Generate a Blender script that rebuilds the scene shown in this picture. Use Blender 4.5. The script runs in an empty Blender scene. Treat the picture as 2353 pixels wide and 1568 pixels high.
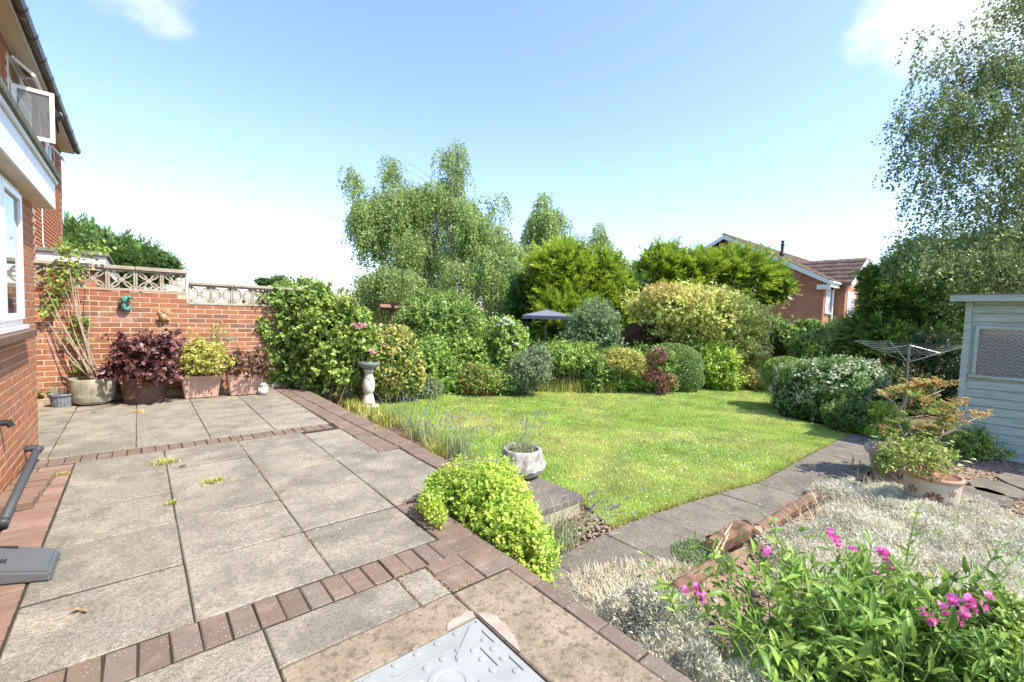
import bpy, bmesh, math, random
import numpy as np
from mathutils import Vector, Matrix
random.seed(7); RNG = np.random.default_rng(7)
S = bpy.context.scene; COL = S.collection; PI = math.pi; rad = math.radians

# ---------------------------------------------------------------- camera, sky, sun, exposure
H = 1.4
yaw, pit, rol = rad(40.264), rad(-3.258), rad(1.878)
FW = np.array([math.sin(yaw)*math.cos(pit), math.cos(yaw)*math.cos(pit), math.sin(pit)])
_r = np.array([math.cos(yaw), -math.sin(yaw), 0.0]); _u = np.cross(_r, FW)
RX = math.cos(rol)*_r + math.sin(rol)*_u; UP = -math.sin(rol)*_r + math.cos(rol)*_u
cd = bpy.data.cameras.new('camera'); cam = bpy.data.objects.new('camera', cd); COL.objects.link(cam)
cd.sensor_width = 36; cd.lens = 1661.13/3840*36; cd.clip_start = .05; cd.clip_end = 3000
cam.matrix_world = Matrix(((RX[0], UP[0], -FW[0], 0), (RX[1], UP[1], -FW[1], 0), (RX[2], UP[2], -FW[2], H), (0, 0, 0, 1)))
S.camera = cam
SUN_EL, SUN_V = rad(54), np.array([.42, -.91])          # horizontal direction towards the sun
sv = np.array([SUN_V[0]*math.cos(SUN_EL), SUN_V[1]*math.cos(SUN_EL), math.sin(SUN_EL)]); sv /= np.linalg.norm(sv)
ld = bpy.data.lights.new('sun', 'SUN'); ld.energy = 3.3; ld.angle = rad(.53); ld.color = (1, .93, .81)
lo = bpy.data.objects.new('sun', ld); COL.objects.link(lo); lo.location = (10, -20, 30)
lo.rotation_euler = Vector(sv).to_track_quat('Z', 'Y').to_euler()
W = bpy.data.worlds.new('World'); S.world = W; W.use_nodes = True
nt = W.node_tree; nt.nodes.clear()
def N(nt, t, **k):
    n = nt.nodes.new(t)
    for a, b in k.items(): setattr(n, a, b)
    return n
wo = N(nt, 'ShaderNodeOutputWorld'); bg = N(nt, 'ShaderNodeBackground'); bg.inputs[1].default_value = .15
sky = N(nt, 'ShaderNodeTexSky', sky_type='NISHITA'); sky.sun_disc = False
sky.sun_elevation = SUN_EL; sky.sun_rotation = math.atan2(SUN_V[0], SUN_V[1])
sky.altitude = 0; sky.air_density = 1.0; sky.dust_density = .6; sky.ozone_density = 1.6
tc = N(nt, 'ShaderNodeTexCoord')
def cloudmask(direction, inner, outer):
    d = N(nt, 'ShaderNodeVectorMath', operation='DOT_PRODUCT'); nt.links.new(tc.outputs['Generated'], d.inputs[0]); d.inputs[1].default_value = direction
    m = N(nt, 'ShaderNodeMapRange'); m.inputs[1].default_value = math.cos(rad(outer)); m.inputs[2].default_value = math.cos(rad(inner)); nt.links.new(d.outputs['Value'], m.inputs[0])
    return m.outputs[0]
def raydir(x, y):
    d = FW + RX*(x-1176.5)/PF - UP*(y-784)/PF
    return d/np.linalg.norm(d)
PF = 1661.13*2353/3840
ns = N(nt, 'ShaderNodeTexNoise'); ns.inputs['Scale'].default_value = 7; ns.inputs['Detail'].default_value = 9; ns.inputs['Roughness'].default_value = .58
mp = N(nt, 'ShaderNodeMapping'); mp.inputs['Scale'].default_value = (1, 1, 1.9); nt.links.new(tc.outputs['Generated'], mp.inputs[0]); nt.links.new(mp.outputs[0], ns.inputs['Vector'])
tot = None
for (x, y, i, o, w) in ((2230, -5, 0, 9, .95), (2040, 70, 0, 5, .60), (2480, 40, 1, 9, .8), (335, -25, 0, 5.5, .62), (390, 35, 0, 3.2, .55), (270, -10, 0, 3.5, .5), (-900, 200, 2, 16, 1), (3300, -300, 2, 18, 1), (1300, -900, 2, 14, .9)):
    c = cloudmask(tuple(raydir(x, y)), i, o)
    k = N(nt, 'ShaderNodeMath', operation='MULTIPLY'); nt.links.new(c, k.inputs[0]); k.inputs[1].default_value = w
    if tot is None: tot = k.outputs[0]
    else:
        a = N(nt, 'ShaderNodeMath', operation='MAXIMUM'); nt.links.new(tot, a.inputs[0]); nt.links.new(k.outputs[0], a.inputs[1]); tot = a.outputs[0]
ad = N(nt, 'ShaderNodeMath', operation='ADD'); nt.links.new(tot, ad.inputs[0]); nt.links.new(ns.outputs['Fac'], ad.inputs[1])
mr = N(nt, 'ShaderNodeMapRange', interpolation_type='SMOOTHSTEP'); mr.inputs[1].default_value = .82; mr.inputs[2].default_value = 1.42; nt.links.new(ad.outputs[0], mr.inputs[0])
mx = N(nt, 'ShaderNodeMix', data_type='RGBA'); nt.links.new(mr.outputs[0], mx.inputs['Factor']); tn = N(nt, 'ShaderNodeMix', data_type='RGBA', blend_type='MULTIPLY'); tn.inputs['Factor'].default_value = 1; nt.links.new(sky.outputs[0], tn.inputs['A']); tn.inputs['B'].default_value = (.90, .885, .945, 1); nt.links.new(tn.outputs['Result'], mx.inputs['A']); mx.inputs['B'].default_value = (3.3, 3.38, 3.5, 1)
nt.links.new(mx.outputs['Result'], bg.inputs[0]); nt.links.new(bg.outputs[0], wo.inputs[0])
S.view_settings.view_transform = 'Standard'; S.view_settings.look = 'None'; S.view_settings.gamma = 1
S.view_settings.exposure = 1.45
S.render.engine = 'CYCLES'

# ---------------------------------------------------------------- sighting helpers (photo pixel -> point in the garden)
CO = np.array([0, 0, H])
def _ray(x, y): return FW + RX*(x-1176.5)/PF - UP*(y-784)/PF
def G(x, y, z=-.3):
    d = _ray(x, y); return CO + d*((z-H)/d[2])
def V(x, y, d): return CO + _ray(x, y)*d
def AX(x, y, X):
    d = _ray(x, y); return CO + d*X/d[0]
def AY(x, y, Y):
    d = _ray(x, y); return CO + d*Y/d[1]
GZ = -.3                                                   # lawn level; the patio is z = 0

# ---------------------------------------------------------------- object helpers
def tag(o, label=None, cat=None, group=None, kind=None):
    if label: o['label'] = label
    if cat: o['category'] = cat
    if group: o['group'] = group
    if kind: o['kind'] = kind
    return o
def thing(name, label, cat, loc=(0, 0, 0), group=None):
    o = bpy.data.objects.new(name, None); COL.objects.link(o); o.location = Vector(loc); o.empty_display_size = .1
    return tag(o, label, cat, group)
def link(name, me, mat=None, parent=None, loc=None, smooth=False):
    if mat is not None and len(me.materials) == 0: me.materials.append(mat)
    o = bpy.data.objects.new(name, me); COL.objects.link(o)
    if parent is not None:
        o.parent = parent; o.matrix_parent_inverse = Matrix.Identity(4)
        base = Vector((0, 0, 0)); p = parent
        while p: base += p.location; p = p.parent
        o.location = (Vector(loc) if loc is not None else Vector((0, 0, 0))) - base
    elif loc is not None: o.location = Vector(loc)
    if smooth:
        me.polygons.foreach_set('use_smooth', [True]*len(me.polygons))
    return o
def bm_link(name, bm, mat=None, parent=None, loc=None, smooth=False):
    bmesh.ops.recalc_face_normals(bm, faces=bm.faces)
    me = bpy.data.meshes.new(name); bm.to_mesh(me); bm.free()
    return link(name, me, mat, parent, loc, smooth)
def box(bm, a, b, M=None):
    a, b = np.minimum(a, b), np.maximum(a, b)
    vs = [bm.verts.new(((a, b)[i][0], (a, b)[j][1], (a, b)[k][2])) for i in (0, 1) for j in (0, 1) for k in (0, 1)]
    if M is not None:
        for v in vs: v.co = M @ v.co
    for f in ((0, 1, 3, 2), (4, 6, 7, 5), (0, 4, 5, 1), (2, 3, 7, 6), (0, 2, 6, 4), (1, 5, 7, 3)): bm.faces.new([vs[i] for i in f])
    return vs
def boxo(name, a, b, mat, parent=None, bev=0.0, jit=0.0):
    bm = bmesh.new(); box(bm, np.array(a, float), np.array(b, float))
    if bev: bmesh.ops.bevel(bm, geom=list(bm.edges), offset=bev, segments=1, affect='EDGES')
    if jit:
        for v in bm.verts: v.co += Vector((random.uniform(-jit, jit), random.uniform(-jit, jit), random.uniform(-jit, jit)))
    return bm_link(name, bm, mat, parent)
def tube(bm, pts, radii, sides=6, cap=True):
    pts = [Vector(p) for p in pts]; rings = []
    if not hasattr(radii, '__len__'): radii = [radii]*len(pts)
    for i, p in enumerate(pts):
        t = (pts[min(i+1, len(pts)-1)] - pts[max(i-1, 0)])
        if t.length < 1e-9: t = Vector((0, 0, 1))
        t.normalize(); a = Vector((0, 0, 1)) if abs(t.z) < .95 else Vector((1, 0, 0))
        u = t.cross(a).normalized(); w = t.cross(u)
        rings.append([bm.verts.new(p + (u*math.cos(2*PI*k/sides) + w*math.sin(2*PI*k/sides))*radii[i]) for k in range(sides)])
    for i in range(len(rings)-1):
        for k in range(sides):
            bm.faces.new((rings[i][k], rings[i][(k+1) % sides], rings[i+1][(k+1) % sides], rings[i+1][k]))
    if cap and sides > 2:
        try: bm.faces.new(rings[0][::-1]); bm.faces.new(rings[-1])
        except ValueError: pass
def lathe(bm, prof, seg=28, c=(0, 0, 0), sx=1, sy=1, wob=0.0):
    rings = []; c = Vector(c)
    for r, z in prof:
        rings.append([bm.verts.new(c + Vector((r*sx*math.cos(2*PI*k/seg), r*sy*math.sin(2*PI*k/seg), z)) + Vector([random.gauss(0, wob) for _ in range(3)])) for k in range(seg)])
    for i in range(len(rings)-1):
        for k in range(seg): bm.faces.new((rings[i][k], rings[i][(k+1) % seg], rings[i+1][(k+1) % seg], rings[i+1][k]))
    bm.faces.new(rings[0][::-1]); bm.faces.new(rings[-1])
def extrude_poly(bm, poly, z0, z1):
    lo_ = [bm.verts.new((x, y, z0)) for x, y in poly]; hi = [bm.verts.new((x, y, z1)) for x, y in poly]; n = len(poly)
    bm.faces.new(lo_[::-1]); bm.faces.new(hi)
    for i in range(n): bm.faces.new((lo_[i], lo_[(i+1) % n], hi[(i+1) % n], hi[i]))
def np_mesh(name, verts, faces, rnd=None):
    """verts (n,3), faces (m,k) of one size"""
    me = bpy.data.meshes.new(name); verts = np.ascontiguousarray(verts, dtype=np.float32); faces = np.ascontiguousarray(faces, dtype=np.int32)
    m, k = faces.shape
    me.vertices.add(len(verts)); me.vertices.foreach_set('co', verts.ravel())
    me.loops.add(m*k); me.loops.foreach_set('vertex_index', faces.ravel())
    me.polygons.add(m); me.polygons.foreach_set('loop_start', np.arange(0, m*k, k, dtype=np.int32))
    try: me.polygons.foreach_set('loop_total', np.full(m, k, dtype=np.int32))
    except Exception: pass
    if rnd is not None:
        at = me.attributes.new('rnd', 'FLOAT', 'FACE'); at.data.foreach_set('value', np.ascontiguousarray(rnd, dtype=np.float32))
    me.update(calc_edges=True)
    return me

# ---------------------------------------------------------------- materials
def mat(name, rough=.7, spec=.3):
    m = bpy.data.materials.new(name); m.use_nodes = True; nt = m.node_tree; b = nt.nodes['Principled BSDF']
    b.inputs['Roughness'].default_value = rough; b.inputs['Specular IOR Level'].default_value = spec
    return m, nt, b
def ramp(nt, fac, stops, const=False):
    r = N(nt, 'ShaderNodeValToRGB'); e = r.color_ramp.elements
    while len(e) < len(stops): e.new(.5)
    for el, (p, c) in zip(e, stops): el.position = p; el.color = (*c, 1)
    if const: r.color_ramp.interpolation = 'CONSTANT'
    nt.links.new(fac, r.inputs[0]); return r.outputs[0]
def noise(nt, scale, detail=4, rough=.55, coord='Object', vec=None, stretch=None):
    n = N(nt, 'ShaderNodeTexNoise'); n.inputs['Scale'].default_value = scale; n.inputs['Detail'].default_value = detail; n.inputs['Roughness'].default_value = rough
    if vec is None:
        if coord == 'World': g = N(nt, 'ShaderNodeNewGeometry'); vec = g.outputs['Position']
        else: t = N(nt, 'ShaderNodeTexCoord'); vec = t.outputs[coord]
    if stretch:
        m = N(nt, 'ShaderNodeMapping'); m.inputs['Scale'].default_value = stretch; nt.links.new(vec, m.inputs[0]); vec = m.outputs[0]
    nt.links.new(vec, n.inputs['Vector']); return n.outputs['Fac']
def mixc(nt, fac, a, b, blend='MIX'):
    m = N(nt, 'ShaderNodeMix', data_type='RGBA', blend_type=blend)
    for s, v in ((m.inputs['Factor'], fac), (m.inputs['A'], a), (m.inputs['B'], b)):
        if isinstance(v, (int, float)): s.default_value = v
        elif isinstance(v, tuple): s.default_value = (*v, 1)
        else: nt.links.new(v, s)
    return m.outputs['Result']
def rng(nt, fac, a, b, c=0, d=1):
    m = N(nt, 'ShaderNodeMapRange'); nt.links.new(fac, m.inputs[0])
    for i, v in enumerate((a, b, c, d)): m.inputs[i+1].default_value = v
    return m.outputs[0]
def bump(nt, b, h, strength=.4, dist=.004):
    n = N(nt, 'ShaderNodeBump'); n.inputs['Strength'].default_value = strength; n.inputs['Distance'].default_value = dist
    nt.links.new(h, n.inputs['Height']); nt.links.new(n.outputs[0], b.inputs['Normal'])
def plain(name, c, rough=.6, spec=.3, var=.12, scale=12, metal=0, bmp=0):
    m, nt, b = mat(name, rough, spec); f = noise(nt, scale, 6)
    c0 = tuple(x*(1-var) for x in c); c1 = tuple(min(1, x*(1+var)) for x in c)
    nt.links.new(ramp(nt, f, ((.3, c0), (.7, c1))), b.inputs['Base Color']); b.inputs['Metallic'].default_value = metal
    if bmp: bump(nt, b, noise(nt, scale*6, 5), bmp, .003)
    return m
def objrand(nt): return N(nt, 'ShaderNodeObjectInfo').outputs['Random']
def m_brick(name, stops, white=.0, lich=.0, dk=(.17, .085, .055), lt_=(.42, .23, .14)):
    """each brick its own tone (object random), mottled and pitted"""
    m, nt, b = mat(name, .85, .2); c = ramp(nt, objrand(nt), stops)
    f = noise(nt, 16, 7, .65, 'World'); c = mixc(nt, rng(nt, f, .3, .75, 0, .55), c, dk)
    f2 = noise(nt, 5, 5, .6, 'World'); c = mixc(nt, rng(nt, f2, .52, .72, 0, .45), c, lt_)
    if white: c = mixc(nt, rng(nt, noise(nt, 3.2, 5, .6, 'World'), .58, .74, 0, white), c, (.52, .46, .42))
    if lich:
        v = N(nt, 'ShaderNodeTexVoronoi'); v.inputs['Scale'].default_value = 95; g = N(nt, 'ShaderNodeNewGeometry'); nt.links.new(g.outputs['Position'], v.inputs['Vector'])
        vr = N(nt, 'ShaderNodeSeparateColor'); nt.links.new(v.outputs['Color'], vr.inputs[0])
        sz = N(nt, 'ShaderNodeMath', operation='MULTIPLY'); nt.links.new(vr.outputs[0], sz.inputs[0]); sz.inputs[1].default_value = .36
        lt = N(nt, 'ShaderNodeMath', operation='LESS_THAN'); nt.links.new(v.outputs['Distance'], lt.inputs[0]); nt.links.new(sz.outputs[0], lt.inputs[1])
        k = N(nt, 'ShaderNodeMath', operation='MULTIPLY'); nt.links.new(lt.outputs[0], k.inputs[0]); nt.links.new(rng(nt, noise(nt, 9, 3, .6, 'World'), .40, .62, 0, lich), k.inputs[1])
        c = mixc(nt, k.outputs[0], c, (.44, .40, .35))
    nt.links.new(c, b.inputs['Base Color']); bump(nt, b, noise(nt, 90, 6, .7, 'World'), .55, .004); return m
BR = ((0, (.25, .095, .05)), (.25, (.36, .145, .07)), (.5, (.42, .18, .085)), (.75, (.31, .115, .06)), (.9, (.27, .125, .08)), (1, (.17, .10, .08)))
M_wallbrick = m_brick('garden_brick', BR, white=.45)
M_housebrick = m_brick('house_brick', ((0, (.38, .16, .08)), (.4, (.48, .21, .105)), (.7, (.43, .18, .09)), (1, (.36, .18, .11))), white=.25)
M_paver = m_brick('edging_brick', ((0, (.145, .108, .084)), (.35, (.195, .14, .105)), (.7, (.17, .122, .094)), (1, (.18, .152, .125))), lich=.65, dk=(.115, .088, .068), lt_=(.33, .25, .20))
M_paver2 = m_brick('pink_paver', ((0, (.24, .145, .105)), (.5, (.20, .13, .095)), (1, (.31, .20, .155))), lich=.2, dk=(.13, .09, .07), lt_=(.34, .24, .18))
def m_mortar(name, c):
    m, nt, b = mat(name, .95, .1); f = noise(nt, 30, 6, .6, 'World'); nt.links.new(ramp(nt, f, ((.3, tuple(x*.75 for x in c)), (.7, c))), b.inputs['Base Color']); bump(nt, b, noise(nt, 160, 4, .7, 'World'), .5, .003); return m
M_mortar = m_mortar('mortar', (.60, .45, .33))
M_sandbed = m_mortar('sand_bed', (.05, .043, .032))
def m_slab(name, a, b_, warm=.3):
    """exposed-aggregate paving slab: tone per slab, stains, fine speckle"""
    m, nt, b = mat(name, .9, .2); c = ramp(nt, objrand(nt), ((0, a), (.5, tuple((x+y)/2 for x, y in zip(a, b_))), (1, b_)))
    st = noise(nt, 2.0, 6, .62, 'World', stretch=(1, 1.7, 1)); c = mixc(nt, rng(nt, st, .40, .66, .0, .85), c, (b_[0]*1.42, b_[1]*1.36, b_[2]*1.28))
    s2 = noise(nt, 3.4, 7, .7, 'World'); c = mixc(nt, rng(nt, s2, .46, .66, 0, .75), c, tuple(x*.60 for x in a))
    s3 = noise(nt, 1.4, 3, .5, 'World'); c = mixc(nt, rng(nt, s3, .55, .75, 0, warm), c, (.30, .245, .18))
    wl = noise(nt, 13, 3, .5, 'World'); c = mixc(nt, rng(nt, wl, .67, .72, 0, .65), c, (.50, .47, .41))
    g1 = noise(nt, 52, 5, .75, 'World', stretch=(.8, 1.4, 1)); c = mixc(nt, rng(nt, g1, .46, .60, 0, .65), c, tuple(x*.5 for x in a)); g2_ = noise(nt, 44, 5, .75, 'World', stretch=(1.3, .8, 1)); c = mixc(nt, rng(nt, g2_, .53, .66, 0, .6), c, (.34, .31, .25))
    sp = noise(nt, 210, 3, .75, 'World'); c = mixc(nt, rng(nt, sp, .48, .62, 0, .75), c, (.06, .056, .05))
    sq = noise(nt, 165, 2, .7, 'World', stretch=(1, 1.3, 1)); c = mixc(nt, rng(nt, sq, .56, .72, 0, .55), c, (.46, .43, .37))
    nt.links.new(c, b.inputs['Base Color']); bump(nt, b, noise(nt, 190, 4, .75, 'World'), .6, .004); return m
M_slab = m_slab('paving_slab', (.195, .178, .143), (.325, .297, .24))
M_pathslab = m_slab('path_slab', (.14, .124, .10), (.19, .17, .138), .1)
def m_conc(name):
    m, nt, b = mat(name, .92, .2); f = noise(nt, 5, 7, .65, 'World'); c = ramp(nt, f, ((.3, (.18, .145, .105)), (.52, (.27, .215, .155)), (.75, (.34, .28, .21))))
    c = mixc(nt, rng(nt, noise(nt, 24, 7, .72, 'World'), .50, .62, 0, .8), c, (.10, .08, .055)); c = mixc(nt, rng(nt, noise(nt, 75, 4, .7, 'World'), .52, .66, 0, .6), c, (.11, .085, .06))
    c = mixc(nt, rng(nt, noise(nt, 34, 2, .6, 'World'), .68, .74, 0, .8), c, (.44, .38, .31))
    nt.links.new(c, b.inputs['Base Color']); bump(nt, b, noise(nt, 110, 5, .7, 'World'), .6, .005); return m
M_conc = m_conc('weathered_concrete')
M_patch = plain('pale_mortar_patch', (.34, .275, .23), .9, .1, .2, 14)
M_cast = plain('cast_concrete', (.36, .32, .25), .9, .15, .25, 9, bmp=.4)
M_stone = plain('old_stone', (.33, .315, .28), .9, .15, .5, 14, bmp=.8)
M_upvc = plain('white_upvc', (.80, .81, .82), .3, .5, .02, 3)
M_fascia = plain('white_fascia', (.74, .75, .77), .4, .4, .05, 4)
M_soffit = plain('cream_soffit', (.66, .58, .46), .6, .3, .08, 3)
M_felt = plain('roof_felt', (.17, .175, .14), .95, .1, .45, 30, bmp=.7)
M_gutter = plain('brown_gutter', (.085, .07, .058), .45, .4, .2, 6)
M_rooftile = plain('brown_roof_tile', (.20, .125, .09), .85, .2, .35, 3)
M_sillclay = plain('brown_clay_sill', (.17, .105, .075), .6, .3, .2, 10)
M_pipe = plain('dark_pipe', (.055, .058, .06), .45, .4, .1, 8)
M_greyplas = plain('grey_plastic', (.10, .11, .115), .5, .4, .08, 8)
M_black = plain('black_plastic', (.02, .02, .022), .45, .4, .1, 5)
def m_glass(name, c=(.045, .055, .06)):
    m, nt, b = mat(name, .03, .9); f = noise(nt, 2.5, 3); nt.links.new(ramp(nt, f, ((.35, c), (.7, tuple(x*2.2 for x in c)))), b.inputs['Base Color']); return m
M_glass = m_glass('window_glass')
M_curtain = plain('net_curtain', (.6, .62, .65), .7, .2, .15, 12)
M_soil = plain('bed_soil', (.13, .085, .055), .95, .1, .45, 9, bmp=1)
M_ground = plain('rough_ground', (.13, .115, .06), .95, .1, .4, 1.2)
M_terra = plain('terracotta', (.40, .22, .15), .75, .25, .12, 7)
M_terraP = plain('pink_terracotta', (.52, .33, .25), .7, .25, .1, 7)
M_brownpot = plain('brown_plastic_pot', (.115, .062, .048), .45, .4, .15, 5)
M_leadpot = plain('grey_tub', (.20, .22, .23), .6, .3, .4, 20)
M_galv = plain('galvanised_plate', (.27, .285, .28), .75, .2, .10, 7)
M_bark = plain('brown_bark', (.13, .095, .065), .9, .1, .4, 20, bmp=.8)
M_twig = plain('pale_twig', (.36, .29, .22), .85, .1, .3, 30)
M_birchbark = plain('birch_bark', (.45, .40, .35), .8, .2, .6, 6)
M_logwood = plain('split_log', (.17, .105, .075), .9, .1, .55, 7, bmp=1)
M_shadewood = plain('shade_darkened_wood', (.05, .028, .018), .8, .2, .3, 9)  # brown wood, base colour darkened to carry the playhouse's deep shade
M_fence = plain('weathered_fence', (.30, .23, .15), .85, .15, .25, 8)
M_pergola = plain('brown_pergola_wood', (.20, .12, .08), .8, .2, .3, 9)
M_steel = plain('grey_steel', (.26, .27, .26), .4, .5, .1, 9, metal=.6)
M_line = plain('pale_line', (.22, .24, .22), .6, .3, .05, 9)
M_umb = plain('slate_canopy', (.17, .17, .21), .8, .2, .06, 4)
M_bath = plain('painted_stone', (.58, .54, .47), .85, .2, .12, 9, bmp=.3)
M_slate = plain('slate_bowl', (.20, .22, .23), .7, .3, .2, 10)
M_dragon = plain('verdigris', (.05, .20, .16), .5, .5, .5, 30)
M_frog = plain('sand_clay', (.50, .32, .18), .8, .2, .2, 30)
M_silver = plain('silver_paint', (.55, .57, .58), .5, .4, .35, 40)
M_gravel = None

def fmat(name, stops, const=False, trans=.32, rough=.40, spec=.45, patch=None):
    """leaf material: colour from a per-leaf random value; some light passes through"""
    m, nt, b = mat(name, rough, spec)
    a = N(nt, 'ShaderNodeAttribute', attribute_name='rnd'); c = ramp(nt, a.outputs['Fac'], stops, const)
    if patch:
        sc, lo_, hi, pst = patch; c2 = ramp(nt, a.outputs['Fac'], pst, const); c = mixc(nt, rng(nt, noise(nt, sc, 3, .5, 'World'), lo_, hi, 0, 1), c, c2)
    hv = N(nt, 'ShaderNodeHueSaturation'); nt.links.new(c, hv.inputs['Color']); vn = noise(nt, 2.6, 4, .6, 'World'); nt.links.new(rng(nt, vn, .32, .68, .80, 1.28), hv.inputs['Value']); nt.links.new(rng(nt, noise(nt, 3.7, 3, .5, 'World'), .35, .65, .485, .515), hv.inputs['Hue']); c = hv.outputs[0]
    nt.links.new(c, b.inputs['Base Color'])
    t = N(nt, 'ShaderNodeBsdfTranslucent'); tcx = mixc(nt, .65, c, (.36, .46, .06), 'MIX') if False else c
    g = N(nt, 'ShaderNodeGamma'); g.inputs[1].default_value = .82; nt.links.new(tcx, g.inputs[0]); nt.links.new(g.outputs[0], t.inputs[0])
    mxs = N(nt, 'ShaderNodeMixShader'); mxs.inputs[0].default_value = trans
    nt.links.new(b.outputs[0], mxs.inputs[1]); nt.links.new(t.outputs[0], mxs.inputs[2]); nt.links.new(mxs.outputs[0], nt.nodes['Material Output'].inputs[0])
    return m
def gs(d, l, m=None):
    d, l = [tuple(min(.85, q*1.18) for q in c) for c in (d, l)]
    return ((0, d), (.5, m or tuple((a+b)/2 for a, b in zip(d, l))), (1, l))
F_mid = fmat('green_leaf', gs((.075, .14, .025), (.25, .37, .075)))
F_fresh = fmat('fresh_green_leaf', gs((.10, .18, .03), (.31, .44, .085)))
F_dark = fmat('dark_green_leaf', gs((.035, .075, .02), (.11, .18, .045)))
F_ivy = fmat('ivy_leaf', gs((.05, .11, .02), (.27, .38, .09)), spec=.4, rough=.4)
F_rose = fmat('rose_leaf', gs((.10, .16, .025), (.32, .42, .09)))
F_birch = fmat('birch_leaf', gs((.12, .19, .045), (.37, .48, .15)), trans=.45)
F_birch2 = fmat('near_birch_leaf', gs((.06, .095, .03), (.20, .26, .08)), trans=.35)
F_cyp = fmat('golden_cypress_spray', gs((.08, .15, .014), (.42, .53, .045)), trans=.25)
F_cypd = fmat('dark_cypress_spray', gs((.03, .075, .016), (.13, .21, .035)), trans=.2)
F_pine = fmat('blue_green_conifer', gs((.05, .10, .03), (.17, .27, .06)), trans=.2)
F_euon = fmat('gold_edged_leaf', ((0, (.09, .17, .03)), (.22, (.16, .25, .04)), (.38, (.56, .52, .14)), (.8, (.68, .64, .24))), True, patch=(2.6, .50, .60, ((0, (.06, .12, .02)), (.4, (.11, .19, .03)), (.78, (.50, .48, .12)))))
F_gold = fmat('golden_leaf', gs((.26, .26, .05), (.60, .56, .16)))
F_mapleg = fmat('yellow_green_leaf', gs((.27, .31, .05), (.70, .70, .22)), patch=(.9, .60, .78, gs((.16, .22, .04), (.44, .50, .11))))
F_orange = fmat('orange_tip_leaf', gs((.36, .24, .06), (.56, .42, .13)))
F_maroon = fmat('maroon_leaf', gs((.05, .02, .022), (.19, .075, .07)), trans=.15)
F_berb = fmat('purple_green_leaf', ((0, (.06, .025, .025)), (.5, (.15, .065, .05)), (.8, (.12, .15, .04)), (1, (.30, .16, .12))))
F_varieg = fmat('white_variegated_leaf', ((0, (.07, .15, .03)), (.42, (.14, .25, .05)), (.58, (.60, .62, .46)), (.85, (.72, .73, .60))), True, patch=(2.4, .44, .60, gs((.07, .15, .025), (.17, .29, .05))))
F_silver = fmat('silver_leaf', gs((.36, .36, .27), (.66, .63, .50)), trans=.3)
F_straw = fmat('dry_straw', gs((.46, .37, .23), (.76, .68, .50)), trans=.2)
F_herb = fmat('lime_herb_leaf', gs((.22, .33, .025), (.52, .64, .12)), trans=.38)
F_lime = fmat('lime_shrub_leaf', gs((.16, .28, .02), (.46, .58, .09)))
F_lav = fmat('lavender_leaf', gs((.16, .20, .09), (.33, .38, .20)))
F_lavf = fmat('lavender_flower', gs((.10, .085, .17), (.20, .17, .32)), trans=.1)
F_pea = fmat('pea_leaf', gs((.10, .19, .025), (.27, .41, .08)), spec=.35, rough=.42)
F_peaobj = None
F_pink = fmat('magenta_petal', gs((.62, .06, .28), (.84, .26, .56)), trans=.35)
F_pinkr = fmat('pink_rose_petal', gs((.60, .22, .30), (.80, .48, .52)), trans=.3)
F_white = fmat('white_petal', gs((.66, .66, .62), (.84, .84, .80)), trans=.25)
F_red = fmat('red_flower', gs((.35, .045, .025), (.55, .10, .06)), trans=.15)
F_redsh = fmat('wine_red_leaf', gs((.15, .055, .05), (.32, .13, .12)))
F_pieris = fmat('orange_red_young_leaf', ((0, (.20, .28, .06)), (.4, (.38, .36, .10)), (.7, (.50, .25, .10)), (1, (.42, .12, .075))))
F_grass = fmat('grass_blade', gs((.24, .34, .055), (.37, .48, .11)), trans=.5, patch=(.8, .44, .70, gs((.33, .37, .09), (.52, .53, .20))))
F_tuft = fmat('yellow_green_grass', gs((.20, .24, .04), (.46, .44, .12)))
F_weed = fmat('dry_weed', gs((.45, .27, .12), (.62, .50, .20)))
F_hosta = fmat('pale_broad_leaf', gs((.28, .38, .16), (.50, .58, .32)))
F_grey = fmat('grey_green_leaf', gs((.10, .14, .06), (.27, .32, .18)))
F_box = fmat('clipped_box_leaf', gs((.09, .16, .04), (.22, .33, .09)))
def m_peaobj():
    m = fmat('pea_leaf_single', gs((.09, .17, .025), (.21, .33, .06)), spec=.35, rough=.42)
    nt = m.node_tree; a = [n for n in nt.nodes if n.type == 'ATTRIBUTE'][0]; oi = N(nt, 'ShaderNodeObjectInfo')
    for l in list(a.outputs['Fac'].links): nt.links.new(oi.outputs['Random'], l.to_socket)
    return m
F_peaobj = m_peaobj()

# ---------------------------------------------------------------- foliage builders
def unit(v): return v/np.maximum(np.linalg.norm(v, axis=-1, keepdims=True), 1e-9)
def rdir(n): return unit(RNG.normal(size=(n, 3)))
def leaf_arrays(P, D, Nn, L, Wd, fold=.18):
    """folded diamond leaves; P base, D axis, Nn rough normal, L / Wd arrays"""
    n = len(P); L = np.broadcast_to(np.asarray(L, float), (n,))[:, None]; Wd = np.broadcast_to(np.asarray(Wd, float), (n,))[:, None]
    s = unit(np.cross(D, Nn)); nn = np.cross(s, D)
    a = P; m = P + D*L*.45; t = P + D*L - nn*L*.08
    l = m + s*Wd*.5 + nn*Wd*fold; r = m - s*Wd*.5 + nn*Wd*fold
    v = np.stack([a, l, t, r], 1).reshape(-1, 3); i = np.arange(n)[:, None]*4
    f = np.concatenate([i+np.array([[0, 2, 1]]), i+np.array([[0, 3, 2]])], 1).reshape(-1, 3)
    return v, f
def leaf_mesh(name, P, D, Nn, L, Wd, fold=.18, rnd=None):
    v, f = leaf_arrays(P, D, Nn, L, Wd, fold)
    r = RNG.random(len(P)) if rnd is None else rnd
    return np_mesh(name, v, f, np.repeat(r, 2))
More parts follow.
